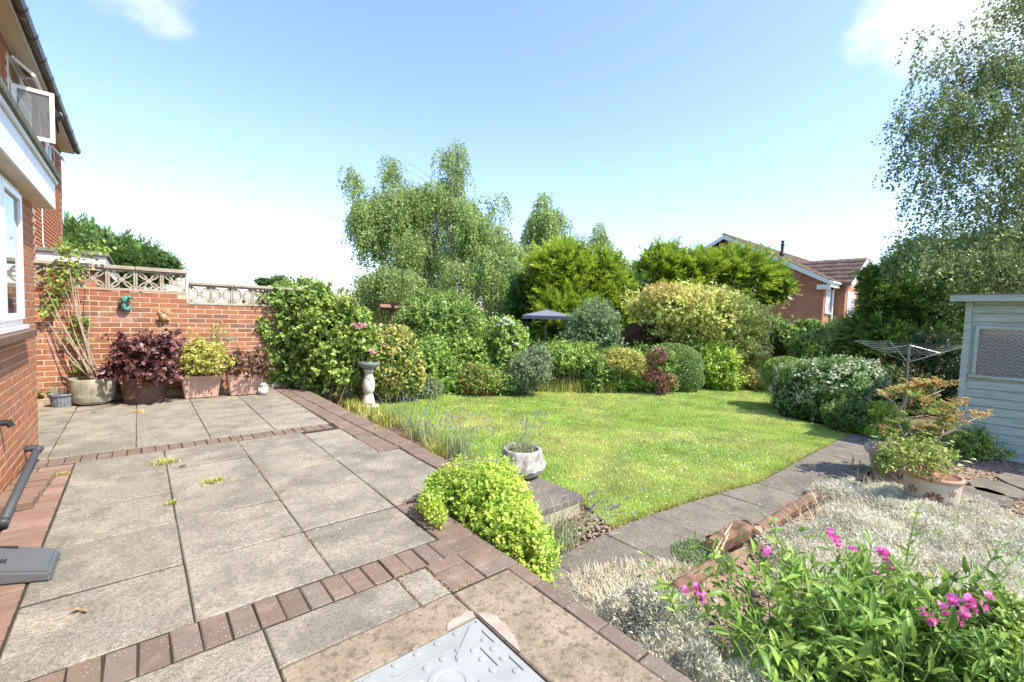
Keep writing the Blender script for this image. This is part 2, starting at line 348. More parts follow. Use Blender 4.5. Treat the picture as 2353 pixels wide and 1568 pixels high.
class Wob:
    def __init__(s, freq, k=7):
        s.k = RNG.normal(size=(k, 3))*freq; s.p = RNG.random(k)*6.28
    def __call__(s, x): return np.sin(x @ s.k.T + s.p).mean(1)*1.6
def sample_lobes(lobes, n, depth, wob=.12, wfreq=3.0, gap=-9, zmin=GZ, side=None):
    """points scattered through the outer shell of a union of ellipsoids, with bumps and hollows"""
    lob = np.array(lobes, float); w = (lob[:, 3]*lob[:, 4]*lob[:, 5])**(2/3); pick = RNG.choice(len(lob), size=int(n*1.8), p=w/w.sum())
    u = rdir(len(pick)); c = lob[pick, :3]; r = lob[pick, 3:]; w1, w2 = Wob(wfreq), Wob(wfreq*2.3)
    base = c + u*r
    b = w1(base) ; b2 = w2(base)
    k = 1 - np.abs(RNG.normal(0, depth, len(pick))) + wob*b + wob*.6*b2
    P = c + u*r*np.clip(k, .1, 1.5)[:, None]; out = unit(u/r)
    ok = (P[:, 2] > zmin+.01) & (b + .6*b2 > gap)
    for j in range(len(lob)):
        q = (((P - lob[j, :3])/lob[j, 3:])**2).sum(1)
        ok &= ~((q < .55) & (pick != j))
    P, out = P[ok][:n], out[ok][:n]
    return P, out
def lobe_px(d, *ls):
    """lobes sighted as (x, y, half width, half height[, depth offset[, thickness ratio]]) at forward distance d"""
    r = []
    for l in ls:
        x, y, rx, ry = l[:4]; dd = d + (l[4] if len(l) > 4 else 0); tk = l[5] if len(l) > 5 else 1
        p = V(x, y, dd); r.append((p[0], p[1], p[2], rx/PF*dd, rx/PF*dd*tk, ry/PF*dd))
    return r
def stems_bm(lobes, n=7, r=.012, z0=GZ, b0=None):
    bm = bmesh.new(); c = np.mean([l[:3] for l in lobes], 0)
    for i in range(n):
        l = lobes[i % len(lobes)]; e = np.array(l[:3]) + RNG.normal(size=3)*np.array(l[3:])*.35
        q = c if b0 is None else b0; s_ = .12 if b0 is None else .04; b = np.array([q[0]+RNG.normal()*s_, q[1]+RNG.normal()*s_, z0 if b0 is None else b0[2]]); m = (b+e)/2 + RNG.normal(size=3)*.08; m[2] = (b[2]+e[2])/2
        tube(bm, [b, m, e], [r, r*.8, r*.35], 5)
    return bm
def bush(name, label, cat, lobes, n, L, Wd, m, depth=.16, wob=.12, wfreq=3.0, gap=-9, up=.3, droop=0., rand=.9, stem=None, group=None, zmin=GZ, base=None, part='foliage', core=.18, stemn=7, sprig=2.6):
    """shrub: leafy sprigs (or a clipped skin of leaves when sprig = 0) through the shell of its lobes, bigger leaves inside, stems"""
    c = np.mean([l[:3] for l in lobes], 0); t = thing(name, label, cat, (c[0], c[1], zmin) if base is None else base, group)
    if sprig:
        ext = []
        for l in lobes:                                    # secondary bulges break the outline
            for _ in range(5):
                u = rdir(1)[0]; u[2] = abs(u[2])*.9; s_ = random.uniform(.24, .55); ext.append((l[0]+u[0]*l[3]*.82, l[1]+u[1]*l[4]*.82, l[2]+u[2]*l[5]*.82, l[3]*s_, l[4]*s_, l[5]*s_))
        k = 9; P0, o = sample_lobes(list(lobes)+ext, n//k, depth, wob, wfreq, gap, zmin); st_ = RNG.random(len(P0)) < .035; P0 = P0+o*(st_*RNG.uniform(.5, 2.2, len(P0))*L)[:, None]+np.array([0, 0, 1.])*(st_*RNG.uniform(0, 1.6, len(P0))*L)[:, None]; m0 = len(P0); ax = unit(o*.75 + rdir(m0)*.55 + np.array([0, 0, up+.15-droop])); s = np.linspace(0, 1, k)
        P = (P0[:, None, :] + ax[:, None, :]*(s[None, :, None]-.35)*L*sprig).reshape(-1, 3) + RNG.normal(size=(m0*k, 3))*L*.22; A = np.repeat(ax, k, 0); o = np.repeat(o, k, 0)
        D = unit(A*.55 + rdir(len(P))*rand + np.array([0, 0, -droop*.5])); Nn = unit(A*.5 + o*.5 + rdir(len(P))*.55 + np.array([0, 0, .5]))
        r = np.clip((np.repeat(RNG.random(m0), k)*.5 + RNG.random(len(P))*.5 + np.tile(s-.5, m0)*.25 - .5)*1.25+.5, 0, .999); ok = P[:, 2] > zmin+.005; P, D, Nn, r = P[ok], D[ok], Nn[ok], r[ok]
    else:
        P, o = sample_lobes(lobes, n, depth, wob, wfreq, gap, zmin); D = unit(o*.8 + rdir(len(P))*rand + np.array([0, 0, up-droop])); Nn = unit(o + rdir(len(P))*.6 + np.array([0, 0, .5])); r = RNG.random(len(P))
    sz = RNG.uniform(.5, 1.45, len(P)); v, f = leaf_arrays(P, D, Nn, L*sz, Wd*sz*RNG.uniform(.8, 1.2, len(P))); rn = np.repeat(r, 2)
    if core:
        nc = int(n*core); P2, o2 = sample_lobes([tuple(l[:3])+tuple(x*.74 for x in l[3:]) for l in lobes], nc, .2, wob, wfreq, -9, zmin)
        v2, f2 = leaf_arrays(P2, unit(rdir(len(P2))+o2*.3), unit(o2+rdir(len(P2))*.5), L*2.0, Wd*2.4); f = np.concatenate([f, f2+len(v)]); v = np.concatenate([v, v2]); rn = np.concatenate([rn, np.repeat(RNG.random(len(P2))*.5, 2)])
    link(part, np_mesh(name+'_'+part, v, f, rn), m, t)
    bm_link('stem', stems_bm(lobes, stemn, .012 if base is None else .006, zmin, base), stem or M_bark, t)
    return t
def flowers(t, pts, m, n=6, r=.03, name='flower', sep=True):
    """small petalled heads, one object each"""
    for p in pts:
        k = rdir(n); k[:, 2] = np.abs(k[:, 2])*.6; k = unit(k); P = np.repeat(np.array([p]), n, 0)
        link(name, leaf_mesh(name, P + k*r*.1, k, unit(rdir(n)+np.array([0, 0, 1])), r*RNG.uniform(.8, 1.2, n), r*.95, .25), m, t)
def surf_pts(lobes, n, wob=.1, k=1.04, face=True):
    P, o = sample_lobes(lobes, n*8, .02, wob); ok = (o @ FW < -.1) & (P[:, 2] > GZ+.1)
    P, o = P[ok], o[ok]; i = RNG.permutation(len(P))[:n]; return P[i] + o[i]*.02
def conifer(name, label, lobes, n, m, L=.2, Wd=.05, up=.55, depth=.2, gap=-9, wob=.16, wfreq=2.2, group=None, cat='conifer', core=.25, fan=.8):
    """conifer: feathered fans of narrow sprays growing out of the crown, dark gaps between them"""
    c = np.mean([l[:3] for l in lobes], 0); t = thing(name, label, cat, (c[0], c[1], GZ), group)
    k = 26; P, o = sample_lobes(lobes, n//k, depth, wob, wfreq, gap); q = len(P)
    ax = unit(o*np.array([1, 1, .6]) + rdir(q)*.35 + np.array([0, 0, up])); sd = unit(np.cross(ax, rdir(q)*.5+np.array([0, 0, 1]))); fl = fan*RNG.uniform(.6, 1.25, q)
    s = np.repeat(np.linspace(.0, 1, k//2), 2); side = np.tile([1, -1], k//2); bend = np.array([0, 0, -1.0])
    PP = P[:, None, :] + ax[:, None, :]*((s-.55)[None, :, None]*fl[:, None, None]) + bend*(s**2)[None, :, None]*.10*fl[:, None, None] + RNG.normal(size=(q, k, 3))*.02
    DD = unit(ax[:, None, :]*.9 + sd[:, None, :]*(side*(1.05-.75*s))[None, :, None] + RNG.normal(size=(q, k, 3))*.22)
    NN = unit(np.cross(ax, sd)[:, None, :] + RNG.normal(size=(q, k, 3))*.45)
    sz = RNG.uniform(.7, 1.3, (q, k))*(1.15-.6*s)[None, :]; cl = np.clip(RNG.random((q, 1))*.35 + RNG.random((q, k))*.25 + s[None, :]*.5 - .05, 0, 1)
    PP, DD, NN, sz, cl = PP.reshape(-1, 3), DD.reshape(-1, 3), NN.reshape(-1, 3), sz.ravel(), cl.ravel()
    v, f = leaf_arrays(PP, DD, NN, L*sz, Wd*sz, .1); rn = np.repeat(cl, 2)
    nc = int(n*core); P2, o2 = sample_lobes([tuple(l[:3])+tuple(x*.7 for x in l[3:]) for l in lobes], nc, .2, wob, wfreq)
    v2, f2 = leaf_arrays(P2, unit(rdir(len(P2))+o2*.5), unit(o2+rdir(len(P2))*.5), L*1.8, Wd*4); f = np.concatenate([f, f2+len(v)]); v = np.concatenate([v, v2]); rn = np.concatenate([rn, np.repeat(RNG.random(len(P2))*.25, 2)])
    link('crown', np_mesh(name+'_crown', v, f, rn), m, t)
    top = max(l[2]+l[5]*.7 for l in lobes); bm = bmesh.new(); tube(bm, [(c[0], c[1], GZ-.05), (c[0]+.05, c[1], (GZ+top)/2), (c[0], c[1], top)], [.16, .11, .03], 8); bm_link('trunk', bm, M_bark, t)
    return t
def blades(name, P, h, w, lean, m, parent=None, droop=.3, dirs=None):
    """curved narrow blades: two segments"""
    n = len(P); h = np.broadcast_to(np.asarray(h, float), (n,))[:, None]; a = RNG.random(n)*6.283
    d = np.stack([np.cos(a), np.sin(a), np.zeros(n)], 1) if dirs is None else dirs; ln = RNG.random(n)[:, None]*lean
    s = np.stack([-d[:, 1], d[:, 0], np.zeros(n)], 1)*w*.5
    up = np.array([0, 0, 1.0]); m1 = P + up*h*.55 + d*h*ln*.4; t = P + up*h*(1-ln*droop) + d*h*ln
    v = np.stack([P-s, P+s, m1-s*.8, m1+s*.8, t], 1).reshape(-1, 3); i = np.arange(n)[:, None]*5
    f = np.concatenate([i+np.array([[0, 1, 3]]), i+np.array([[0, 3, 2]]), i+np.array([[2, 3, 4]])], 1).reshape(-1, 3)
    return link(name, np_mesh(name, v, f, np.repeat(RNG.random(n), 3)), m, parent)
def inpoly(x, y, poly):
    c = np.zeros(len(x), bool); j = len(poly)-1
    for i in range(len(poly)):
        xi, yi = poly[i]; xj, yj = poly[j]
        c ^= ((yi > y) != (yj > y)) & (x < (xj-xi)*(y-yi)/(yj-yi+1e-12)+xi); j = i
    return c

# ================================================================ GROUND, LAWN, BEDS
def sheet(name, poly, z, m, kind='structure', label=None, cat=None, rough=0.0, res=None):
    bm = bmesh.new(); vs = [bm.verts.new((x, y, z)) for x, y in poly]; bm.faces.new(vs)
    if res:
        bmesh.ops.triangulate(bm, faces=bm.faces)
        for _ in range(res): bmesh.ops.subdivide_edges(bm, edges=bm.edges, cuts=1, use_grid_fill=True)
        w = Wob(3.0); co = np.array([v.co[:] for v in bm.verts]); dz = w(co)*rough + RNG.normal(size=len(co))*rough*.25
        for v, q in zip(bm.verts, dz): v.co.z += q
    return tag(bm_link(name, bm, m), label, cat, kind=kind)
sheet('ground', [(-400, -400), (400, -400), (400, 400), (-400, 400)], GZ-.05, M_ground, label='rough earth stretching beyond the garden beds to the horizon', cat='ground')
LAWN = [(2.95, 2.14), (3.6, 2.08), (4.25, 1.98), (5.1, 1.83), (6.6, 1.84), (8.85, 1.80), (8.95, 2.3), (9.0, 2.93), (9.7, 3.2), (10.8, 3.7), (12.0, 4.1), (13.6, 4.3), (12.2, 4.9), (9.53, 5.95), (7.6, 6.85), (5.6, 7.7), (4.4, 8.05), (3.45, 8.1), (3.05, 7.3), (2.98, 5.5), (3.0, 3.95), (3.1, 3.8), (3.1, 2.55)]
m, nt, b = mat('lawn_turf', .9, .1)
f1 = noise(nt, .75, 3, .5, 'World'); f2 = noise(nt, 9, 6, .65, 'World')
c = mixc(nt, rng(nt, f1, .42, .66), (.26, .35, .06), (.42, .42, .15)); c = mixc(nt, rng(nt, f2, .35, .7, 0, .55), c, (.20, .27, .05))
nt.links.new(c, b.inputs['Base Color']); bump(nt, b, noise(nt, 60, 6, .7, 'World'), 1, .02)
sheet('lawn', LAWN, GZ, m, label='sunlit lawn with dry yellow patches between patio and far shrubs', cat='lawn')
sheet('planting_bed', [(2.2, 1.9), (3.6, 1.95), (3.2, 4.2), (3.2, 7.2), (3.7, 8.2), (9.6, 6.0), (13.4, 4.2), (16, 4), (16, 10), (6, 16), (-2, 14), (1.0, 8.7), (2.0, 8.2)], GZ-.02, M_soil, label='brown soil border curving round the back of the lawn', cat='flower bed')
m, nt, b = mat('gravel_stone', .9, .2)
oi = N(nt, 'ShaderNodeAttribute', attribute_name='rnd'); nt.links.new(ramp(nt, oi.outputs['Fac'], ((0, (.20, .14, .095)), (.4, (.36, .27, .19)), (.7, (.29, .20, .15)), (1, (.50, .43, .35)))), b.inputs['Base Color']); M_gravel = m
GRAVEL = [(1.66, -3), (9.5, -3), (9.5, 1.2), (8.9, 1.3), (5.5, 1.25), (1.66, 1.5)]
sheet('gravel_bed', GRAVEL, GZ-.015, plain('gravel_base', (.27, .195, .135), .95, .1, .4, 30, bmp=1), label='pale pinkish gravel bed in front of the shed', cat='gravel bed')
def pebbles(name, P, r, m):
    """squashed octahedra"""
    n = len(P); o = np.array([[1, 0, 0], [0, 1, 0], [-1, 0, 0], [0, -1, 0], [0, 0, .7], [0, 0, -.5]]); a = RNG.random(n)*6.28; ca, sa = np.cos(a), np.sin(a)
    q = o[None]*np.stack([r*RNG.uniform(.7, 1.5, n), r*RNG.uniform(.6, 1, n), r*RNG.uniform(.5, .9, n)], 1)[:, None, :]; q = q + RNG.normal(size=q.shape)*r[:, None, None]*.12
    v = np.stack([q[..., 0]*ca[:, None]-q[..., 1]*sa[:, None], q[..., 0]*sa[:, None]+q[..., 1]*ca[:, None], q[..., 2]], -1) + P[:, None, :]
    fs = np.array([[0, 1, 4], [1, 2, 4], [2, 3, 4], [3, 0, 4], [1, 0, 5], [2, 1, 5], [3, 2, 5], [0, 3, 5]]); f = (np.arange(n)*6)[:, None, None] + fs[None]
    return link(name, np_mesh(name, v.reshape(-1, 3), f.reshape(-1, 3), np.repeat(RNG.random(n), 8)), m)
n = 14000; x = RNG.uniform(1.7, 9.2, n); y = RNG.uniform(-1.6, 1.25, n)
tag(pebbles('gravel', np.stack([x, y, np.full(n, GZ-.005)], 1), RNG.uniform(.008, .022, n), M_gravel), 'loose pinkish brown pebbles scattered across the gravel bed', 'gravel', kind='stuff')
n = 700; x = RNG.uniform(2.35, 3.3, n); y = RNG.normal(2.25, .16, n)
tag(pebbles('soil_stones', np.stack([x, y, np.full(n, GZ)], 1), RNG.uniform(.006, .022, n), M_gravel), 'small stones and crumbs of earth where lawn meets path', 'stones', kind='stuff')
# grass blades: dense near the camera, thinner with distance
n = 900000; x = RNG.uniform(2.9, 13.6, n); y = RNG.uniform(1.8, 8.1, n); dist = .646*x + .763*y
keep = inpoly(x, y, LAWN) & (RNG.random(n) < np.clip((4.2/dist)**1.5, .10, 1)); x, y, dist = x[keep], y[keep], dist[keep]
Pg = np.stack([x, y, np.full(len(x), GZ)], 1); hgt = RNG.uniform(.014, .034, len(x))*np.clip(1+.5*Wob(2.2)(Pg)+.3*Wob(9)(Pg), .45, 1.6); wd = .0042*np.clip(dist/4, 1, 3); a = RNG.random(len(x))*6.283; ln = RNG.random(len(x))*.9
sd = np.stack([np.cos(a), np.sin(a), 0*a], 1); tip = Pg + np.stack([-np.sin(a)*hgt*ln, np.cos(a)*hgt*ln, hgt], 1)
v = np.stack([Pg - sd*wd[:, None], Pg + sd*wd[:, None], tip], 1).reshape(-1, 3)
tag(link('grass', np_mesh('grass', v, np.arange(len(v)).reshape(-1, 3), RNG.random(len(x))), F_grass), 'short mown grass blades covering the lawn', 'grass', kind='stuff')
print('grass', len(x))
# edge tufts left long along the path and the bed
def edge(poly, n, s=.05):
    t = RNG.random(n)*(len(poly)-1); i = t.astype(int); f = (t-i)[:, None]; q = np.array(poly); p = q[i]*(1-f)+q[i+1]*f + RNG.normal(size=(n, 2))*s
    return np.stack([p[:, 0], p[:, 1], np.full(n, GZ)], 1)
tag(blades('grass_edge', np.concatenate([edge(LAWN[:6], 3500, .03), edge(LAWN[17:], 5000, .06), edge(LAWN[11:18], 3000, .07)]), np.concatenate([RNG.uniform(.015, .04, 3500), RNG.uniform(.03, .085, 8000)]), .006, .8, F_tuft), 'longer untrimmed grass along the lawn edges', 'grass', kind='stuff')
# white clover and daisies
w = Wob(1.1); n = 9000; x = RNG.uniform(3, 12.5, n); y = RNG.uniform(1.9, 7.6, n); ww = w(np.stack([x, y, 0*x], 1)); dens = np.exp(-((x-6.6)/1.5)**2-((y-2.7)/.75)**2)*1.1 + np.exp(-((x-9.5)/2)**2-((y-5)/.7)**2)*.7 + np.exp(-((x-3.8)/.6)**2-((y-2.7)/.6)**2)*.35 + .05
k = inpoly(x, y, LAWN) & (RNG.random(n) < dens*np.clip(.4+ww, 0.05, 1)); x, y = x[k], y[k]; n = len(x)
P = np.repeat(np.stack([x, y, GZ+RNG.uniform(.03, .045, n)], 1), 3, 0); D = unit(rdir(3*n)*np.array([1, 1, .25]))
tag(link('clover_flowers', leaf_mesh('clover_flowers', P-D*.008, D, np.tile([[0, 0, 1.]], (3*n, 1))+rdir(3*n)*.2, .016, .014, .1), F_white), 'scattered white clover and daisy heads in the lawn', 'flowers', kind='stuff')

# ================================================================ PATIO
patio = bpy.data.objects.new('patio', bpy.data.meshes.new('patio')); COL.objects.link(patio)
bm = bmesh.new(); OUT = [(-2.6, -1.5), (1.645, -1.5), (1.645, 2.90), (2.245, 2.98), (2.25, 5.0), (2.22, 8.0), (2.10, 8.62), (-2.6, 8.62)]
extrude_poly(bm, OUT, GZ-.1, -.0085); bmesh.ops.recalc_face_normals(bm, faces=bm.faces); bm.to_mesh(patio.data); bm.free(); patio.data.materials.append(M_sandbed)
tag(patio, 'raised patio of grey paving slabs edged with brown bricks', 'patio', kind='structure')
def slab(name, x0, x1, y0, y1, m, parent, z=0.0, th=.045, g=.003, cham=.006, dx0=0, dx1=0):
    """a chamfered slab, slightly out of level; dx shift the far corners for tapered cuts"""
    bm = bmesh.new(); g2 = g; J = lambda s=.0015: random.uniform(-s, s)
    gy = g2*2.6; q = [(x0+g2, y0+gy), (x1-g2, y0+gy), (x1-g2+dx1, y1-gy), (x0+g2+dx0, y1-gy)]; q = [(a+J(.002), b_+J(.002)) for a, b_ in q]
    cx_ = sum(a for a, _ in q)/4; cy_ = sum(b_ for _, b_ in q)/4; tz = [z+J(.0035) for _ in q]
    lo_ = [bm.verts.new((a, b_, z-th)) for a, b_ in q]; mi = [bm.verts.new((a, b_, t-cham)) for (a, b_), t in zip(q, tz)]
    hi = [bm.verts.new((a+(cham if a < cx_ else -cham), b_+(cham if b_ < cy_ else -cham), t)) for (a, b_), t in zip(q, tz)]
    for A, B in ((lo_, mi), (mi, hi)):
        for i in range(4): bm.faces.new((A[i], A[(i+1) % 4], B[(i+1) % 4], B[i]))
    bm.faces.new(hi); bm.faces.new(lo_[::-1])
    return bm_link(name, bm, m, parent)
XC = [-.43, .178, .785, 1.41]; YR = [2.32, 2.91, 3.51, 4.105, 4.70, 5.325]
for i in range(3):
    for j in range(5): slab('slab', XC[i], XC[i+1], YR[j], YR[j+1], M_slab, patio)
slab('slab', 1.41, 2.045, 2.915, 4.165, M_slab, patio)
slab('slab', 1.41, 1.83, 4.165, 4.70, M_slab, patio); slab('slab', 1.41, 1.82, 4.70, 5.24, M_slab, patio)
XB = [-1.25, -.63, -.025, .58, 1.2, 1.80]; YB = [5.565, 6.17, 6.77, 7.37, 7.97, 8.55]
for i in range(5):
    for j in range(5):
        x0 = XB[i]
        if i == 0 and j == 0: x0 = -.74
        slab('slab', x0, XB[i+1], YB[j], YB[j+1], M_slab, patio)
for j in range(1, 5): slab('slab', -1.86, -1.25, YB[j], YB[j+1], M_slab, patio)
for a in ((-.2, .403, 1.82-.6, 2.10), (-.43, -.2, 1.22, 2.10), (.403, 1.026, 1.815, 2.10), (1.026, 1.2, 1.815, 2.10), (-.43, .17, .6, 1.215), (-.43, .17, 0, .595), (.175, .4, 0, 1.215)): slab('slab', *a, M_slab, patio)
PB = []
def paver_mesh(l, w, h=.05):
    bm = bmesh.new(); box(bm, np.array([-l/2, -w/2, -h]), np.array([l/2, w/2, 0])); bmesh.ops.bevel(bm, geom=[e for e in bm.edges if all(v.co.z > -.001 for v in e.verts)], offset=.005, segments=1, affect='EDGES')
    for v in bm.verts: v.co += Vector((random.uniform(-.0015, .0015), random.uniform(-.0015, .0015), random.uniform(-.001, .001)))
    bmesh.ops.recalc_face_normals(bm, faces=bm.faces); me = bpy.data.meshes.new('paver'); bm.to_mesh(me); bm.free(); return me
PM = {}
def paver(x, y, l, w, rot=0, z=0.0, m=None):
    m = m or M_paver; k = (round(l, 3), round(w, 3), m.name, random.randint(0, 2))
    if k not in PM: PM[k] = paver_mesh(l, w); PM[k].materials.append(m)
    o = bpy.data.objects.new('edging_brick', PM[k]); COL.objects.link(o); o.parent = patio; o.location = (x, y, z+random.uniform(-.004, .003)); o.rotation_euler = (random.gauss(0, .008), random.gauss(0, .008), rot+random.gauss(0, .012)); return o
x = -.43+.0515                                              # soldier band near the camera
while x < 1.40: paver(x, 2.21, .205, .096, PI/2); x += .1035
x = -.66
while x < 1.80: paver(x, 5.445, .205, .096, PI/2); x += .1035
for y in (1.867, 1.963, 2.058): paver(1.307, y, .205, .09)
y = 1.87
while y < 2.92: paver(1.53, y, .225, .099); y += .1045
y = -.4
while y < 1.80: paver(1.603, y, .205, .088, PI/2); y += .2115
def border(y): return (np.interp(y, [3, 4.2, 6.2, 8.4], [2.045, 2.065, 2.01, 1.96]), np.interp(y, [3, 5, 8.1, 8.5], [2.25, 2.262, 2.24, 2.15]))
y = 3.045
while y < 8.45:
    a, b_ = border(y); paver((a+b_)/2+.004, y, b_-a-.008, .1, math.atan2(0, 1)); y += .1065
y = 4.23
while y < 8.5:
    a = np.interp(y, [4.2, 5.5, 8.5], [1.832, 1.825, 1.80]); b_ = border(y)[0]; paver((a+b_)/2, y, b_-a-.01, .1); y += .1065
y = .4
while y < 5.3:
    paver(-.54, y, .205, .099, 0, 0, M_paver2); paver(-.695, y, .095, .099, 0, 0, M_paver2); y += .1055
for i, y in enumerate((4.32, 4.44, 4.56, 4.68, 4.82, 4.95)): paver(-.655+.008*i, y, .205, .1, .03, .055, M_paver2)
# concrete round the inspection cover
bm = bmesh.new()
for a, b_ in (((.407, 1.592, -.05), (1.19, 1.812, .001)), ((1.195, .2, -.05), (1.552, 1.80, .002)), ((.407, .2, -.05), (.588, 1.588, .0))): box(bm, np.array(a), np.array(b_))
bmesh.ops.bevel(bm, geom=list(bm.edges), offset=.006, segments=1, affect='EDGES'); bm_link('concrete_surround', bm, M_conc, patio)
bm = bmesh.new()
for pts in ([(1.20, 1.60), (1.24, 1.585), (1.262, 1.53), (1.255, 1.50), (1.262, 1.46), (1.245, 1.40), (1.225, 1.34), (1.20, 1.30)], [(1.18, 1.593), (1.19, 1.632), (1.16, 1.645), (1.13, 1.632), (1.09, 1.64), (1.05, 1.625), (1.03, 1.593)]): extrude_poly(bm, pts, -.01, .0048)
bm_link('mortar_patch', bm, M_patch, patio)
# brick face of the raised edge
bm = bmesh.new()
for k in range(3):
    for y in np.arange(-1.4, 8.3, .225):
        X = 1.646 if y < 2.75 else 2.246
        if 2.75 < y < 2.95: continue
        box(bm, np.array([X-.02, y, -.285+k*.078]), np.array([X+.004, y+.213, -.285+k*.078+.067]))
tag(bm_link('retaining_brick', bm, M_paver, patio), kind='stuff')
# low step slabs at the jog and the path
step = bpy.data.objects.new('garden_step', bpy.data.meshes.new('garden_step')); COL.objects.link(step)
bm = bmesh.new(); box(bm, np.array([2.27, 2.47, GZ-.1]), np.array([2.93, 3.80, -.205])); bmesh.ops.recalc_face_normals(bm, faces=bm.faces); bm.to_mesh(step.data); bm.free(); step.data.materials.append(M_cast)
tag(step, 'low concrete step of two slabs between patio and lawn', 'step')
slab('slab', 2.26, 2.965, 2.46, 3.13, M_pathslab, step, -.15, .055); slab('slab', 2.26, 2.965, 3.135, 3.83, M_pathslab, step, -.15, .055)
path = bpy.data.objects.new('path', bpy.data.meshes.new('path')); COL.objects.link(path)
PL = lambda x: float(np.interp(x, [1.6, 3.0, 3.6, 4.25, 5.1, 6.5, 9.6], [2.10, 2.09, 2.05, 1.95, 1.80, 1.82, 1.78])); PR = lambda x: float(np.interp(x, [1.6, 3.4, 4.4, 5.2, 6, 9.6], [1.46, 1.47, 1.38, 1.24, 1.17, 1.14]))
xs_ = [1.66, 2.18, 2.79, 3.39, 3.98, 4.39, 5.0, 5.62, 6.25, 6.9, 7.55, 8.2, 8.85, 9.5]
bm = bmesh.new(); extrude_poly(bm, [(x, PR(x)-.03) for x in xs_]+[(x, PL(x)+.015) for x in xs_[::-1]], GZ-.1, GZ-.004); bmesh.ops.recalc_face_normals(bm, faces=bm.faces); bm.to_mesh(path.data); bm.free(); path.data.materials.append(M_sandbed)
tag(path, 'grey slab path curving from the patio corner towards the shed', 'path', kind='structure')
for x0, x1 in zip(xs_[:-1], xs_[1:]):
    o = slab('slab', x0, x1, 0, 1, M_pathslab, path, GZ+.013, .05)
    for v in o.data.vertices: t_ = v.co.y; v.co.y = PR(v.co.x)*(1-t_)+PL(v.co.x)*t_
fl = thing('flagstone_patch', 'grey flagstones set in gravel at the right edge', 'paving', (7.0, -.45, GZ))
for a in ((2258, 1104, 2330, 1150), (2305, 1096, 2420, 1128), (2230, 1127, 2300, 1160)):
    p = G(a[0], a[1]); q = G(a[2], a[3]); bm = bmesh.new(); cx_, cy_ = (p[0]+q[0])/2, (p[1]+q[1])/2
    extrude_poly(bm, [(cx_+.34*math.cos(t)*random.uniform(.8, 1.15), cy_+.22*math.sin(t)*random.uniform(.85, 1.15)) for t in np.arange(0, 6.28, .8)], GZ-.04, GZ+.018); bm_link('flagstone', bm, M_pathslab, fl)

# ================================================================ BRICKS
def brick_meshes(l, w, h, m, n=6):
    r = []
    for i in range(n):
        bm = bmesh.new(); box(bm, np.array([-l/2, -w/2, -h/2]), np.array([l/2, w/2, h/2])); bmesh.ops.bevel(bm, geom=list(bm.edges), offset=.004, segments=1, affect='EDGES')
        for v in bm.verts: v.co += Vector((random.gauss(0, .0012), random.gauss(0, .0008), random.gauss(0, .001)))
        bmesh.ops.recalc_face_normals(bm, faces=bm.faces); me = bpy.data.meshes.new('brick'); bm.to_mesh(me); bm.free(); me.materials.append(m); r.append(me)
    return r
def put_brick(me, parent, loc, rz=0):
    o = bpy.data.objects.new('brick', me); COL.objects.link(o); o.parent = parent; o.location = Vector(loc) - parent.location; o.rotation_euler = (random.gauss(0, .004), random.gauss(0, .004), rz + random.gauss(0, .006)); return o
# ---- garden wall
WY = 8.60
gw = thing('garden_wall', 'orange red brick garden wall topped with pierced concrete screen blocks', 'wall', (.5, WY+.05, 0))
boxo('mortar_core', (-2.6, WY+.003, -.3), (.605, WY+.095, 1.565), M_mortar, gw); boxo('mortar_core', (.605, WY+.003, -.3), (2.75, WY+.095, 1.415), M_mortar, gw)
WB = brick_meshes(.215, .10, .065, M_wallbrick); WH = brick_meshes(.1025, .10, .065, M_wallbrick, 3); nb = 0; rest = []
for cix in range(21):
    z = .0325 + cix*.075
    x = -1.2 - (.1125 if cix % 2 else 0) + random.uniform(-.01, .01)
    top = cix <= 18
    while x < 2.70:
        lim = 2.7 if top else .60
        if x+.1 > lim: break
        if x < 2.02 and nb < 292: put_brick(random.choice(WB), gw, (x, WY+.05, z)); nb += 1
        else: rest.append((x, z))
        x += .225
bm = bmesh.new()
for x, z in rest: box(bm, np.array([x-.1075, WY, z-.0325]), np.array([x+.1075, WY+.1, z+.0325]))
for cix in range(21):
    z = .0325+cix*.075
    for x in np.arange(-2.5, -1.35, .225): box(bm, np.array([x-.1075, WY, z-.0325]), np.array([x+.1, WY+.1, z+.0325]))
tag(bm_link('brick_course', bm, M_wallbrick, gw), kind='stuff')
boxo('plinth', (-2.6, WY-.05, -.02), (2.05, WY+.004, .075), plain('plinth_stone', (.36, .28, .20), .9, .1, .3, 12, bmp=.6), gw, .008)
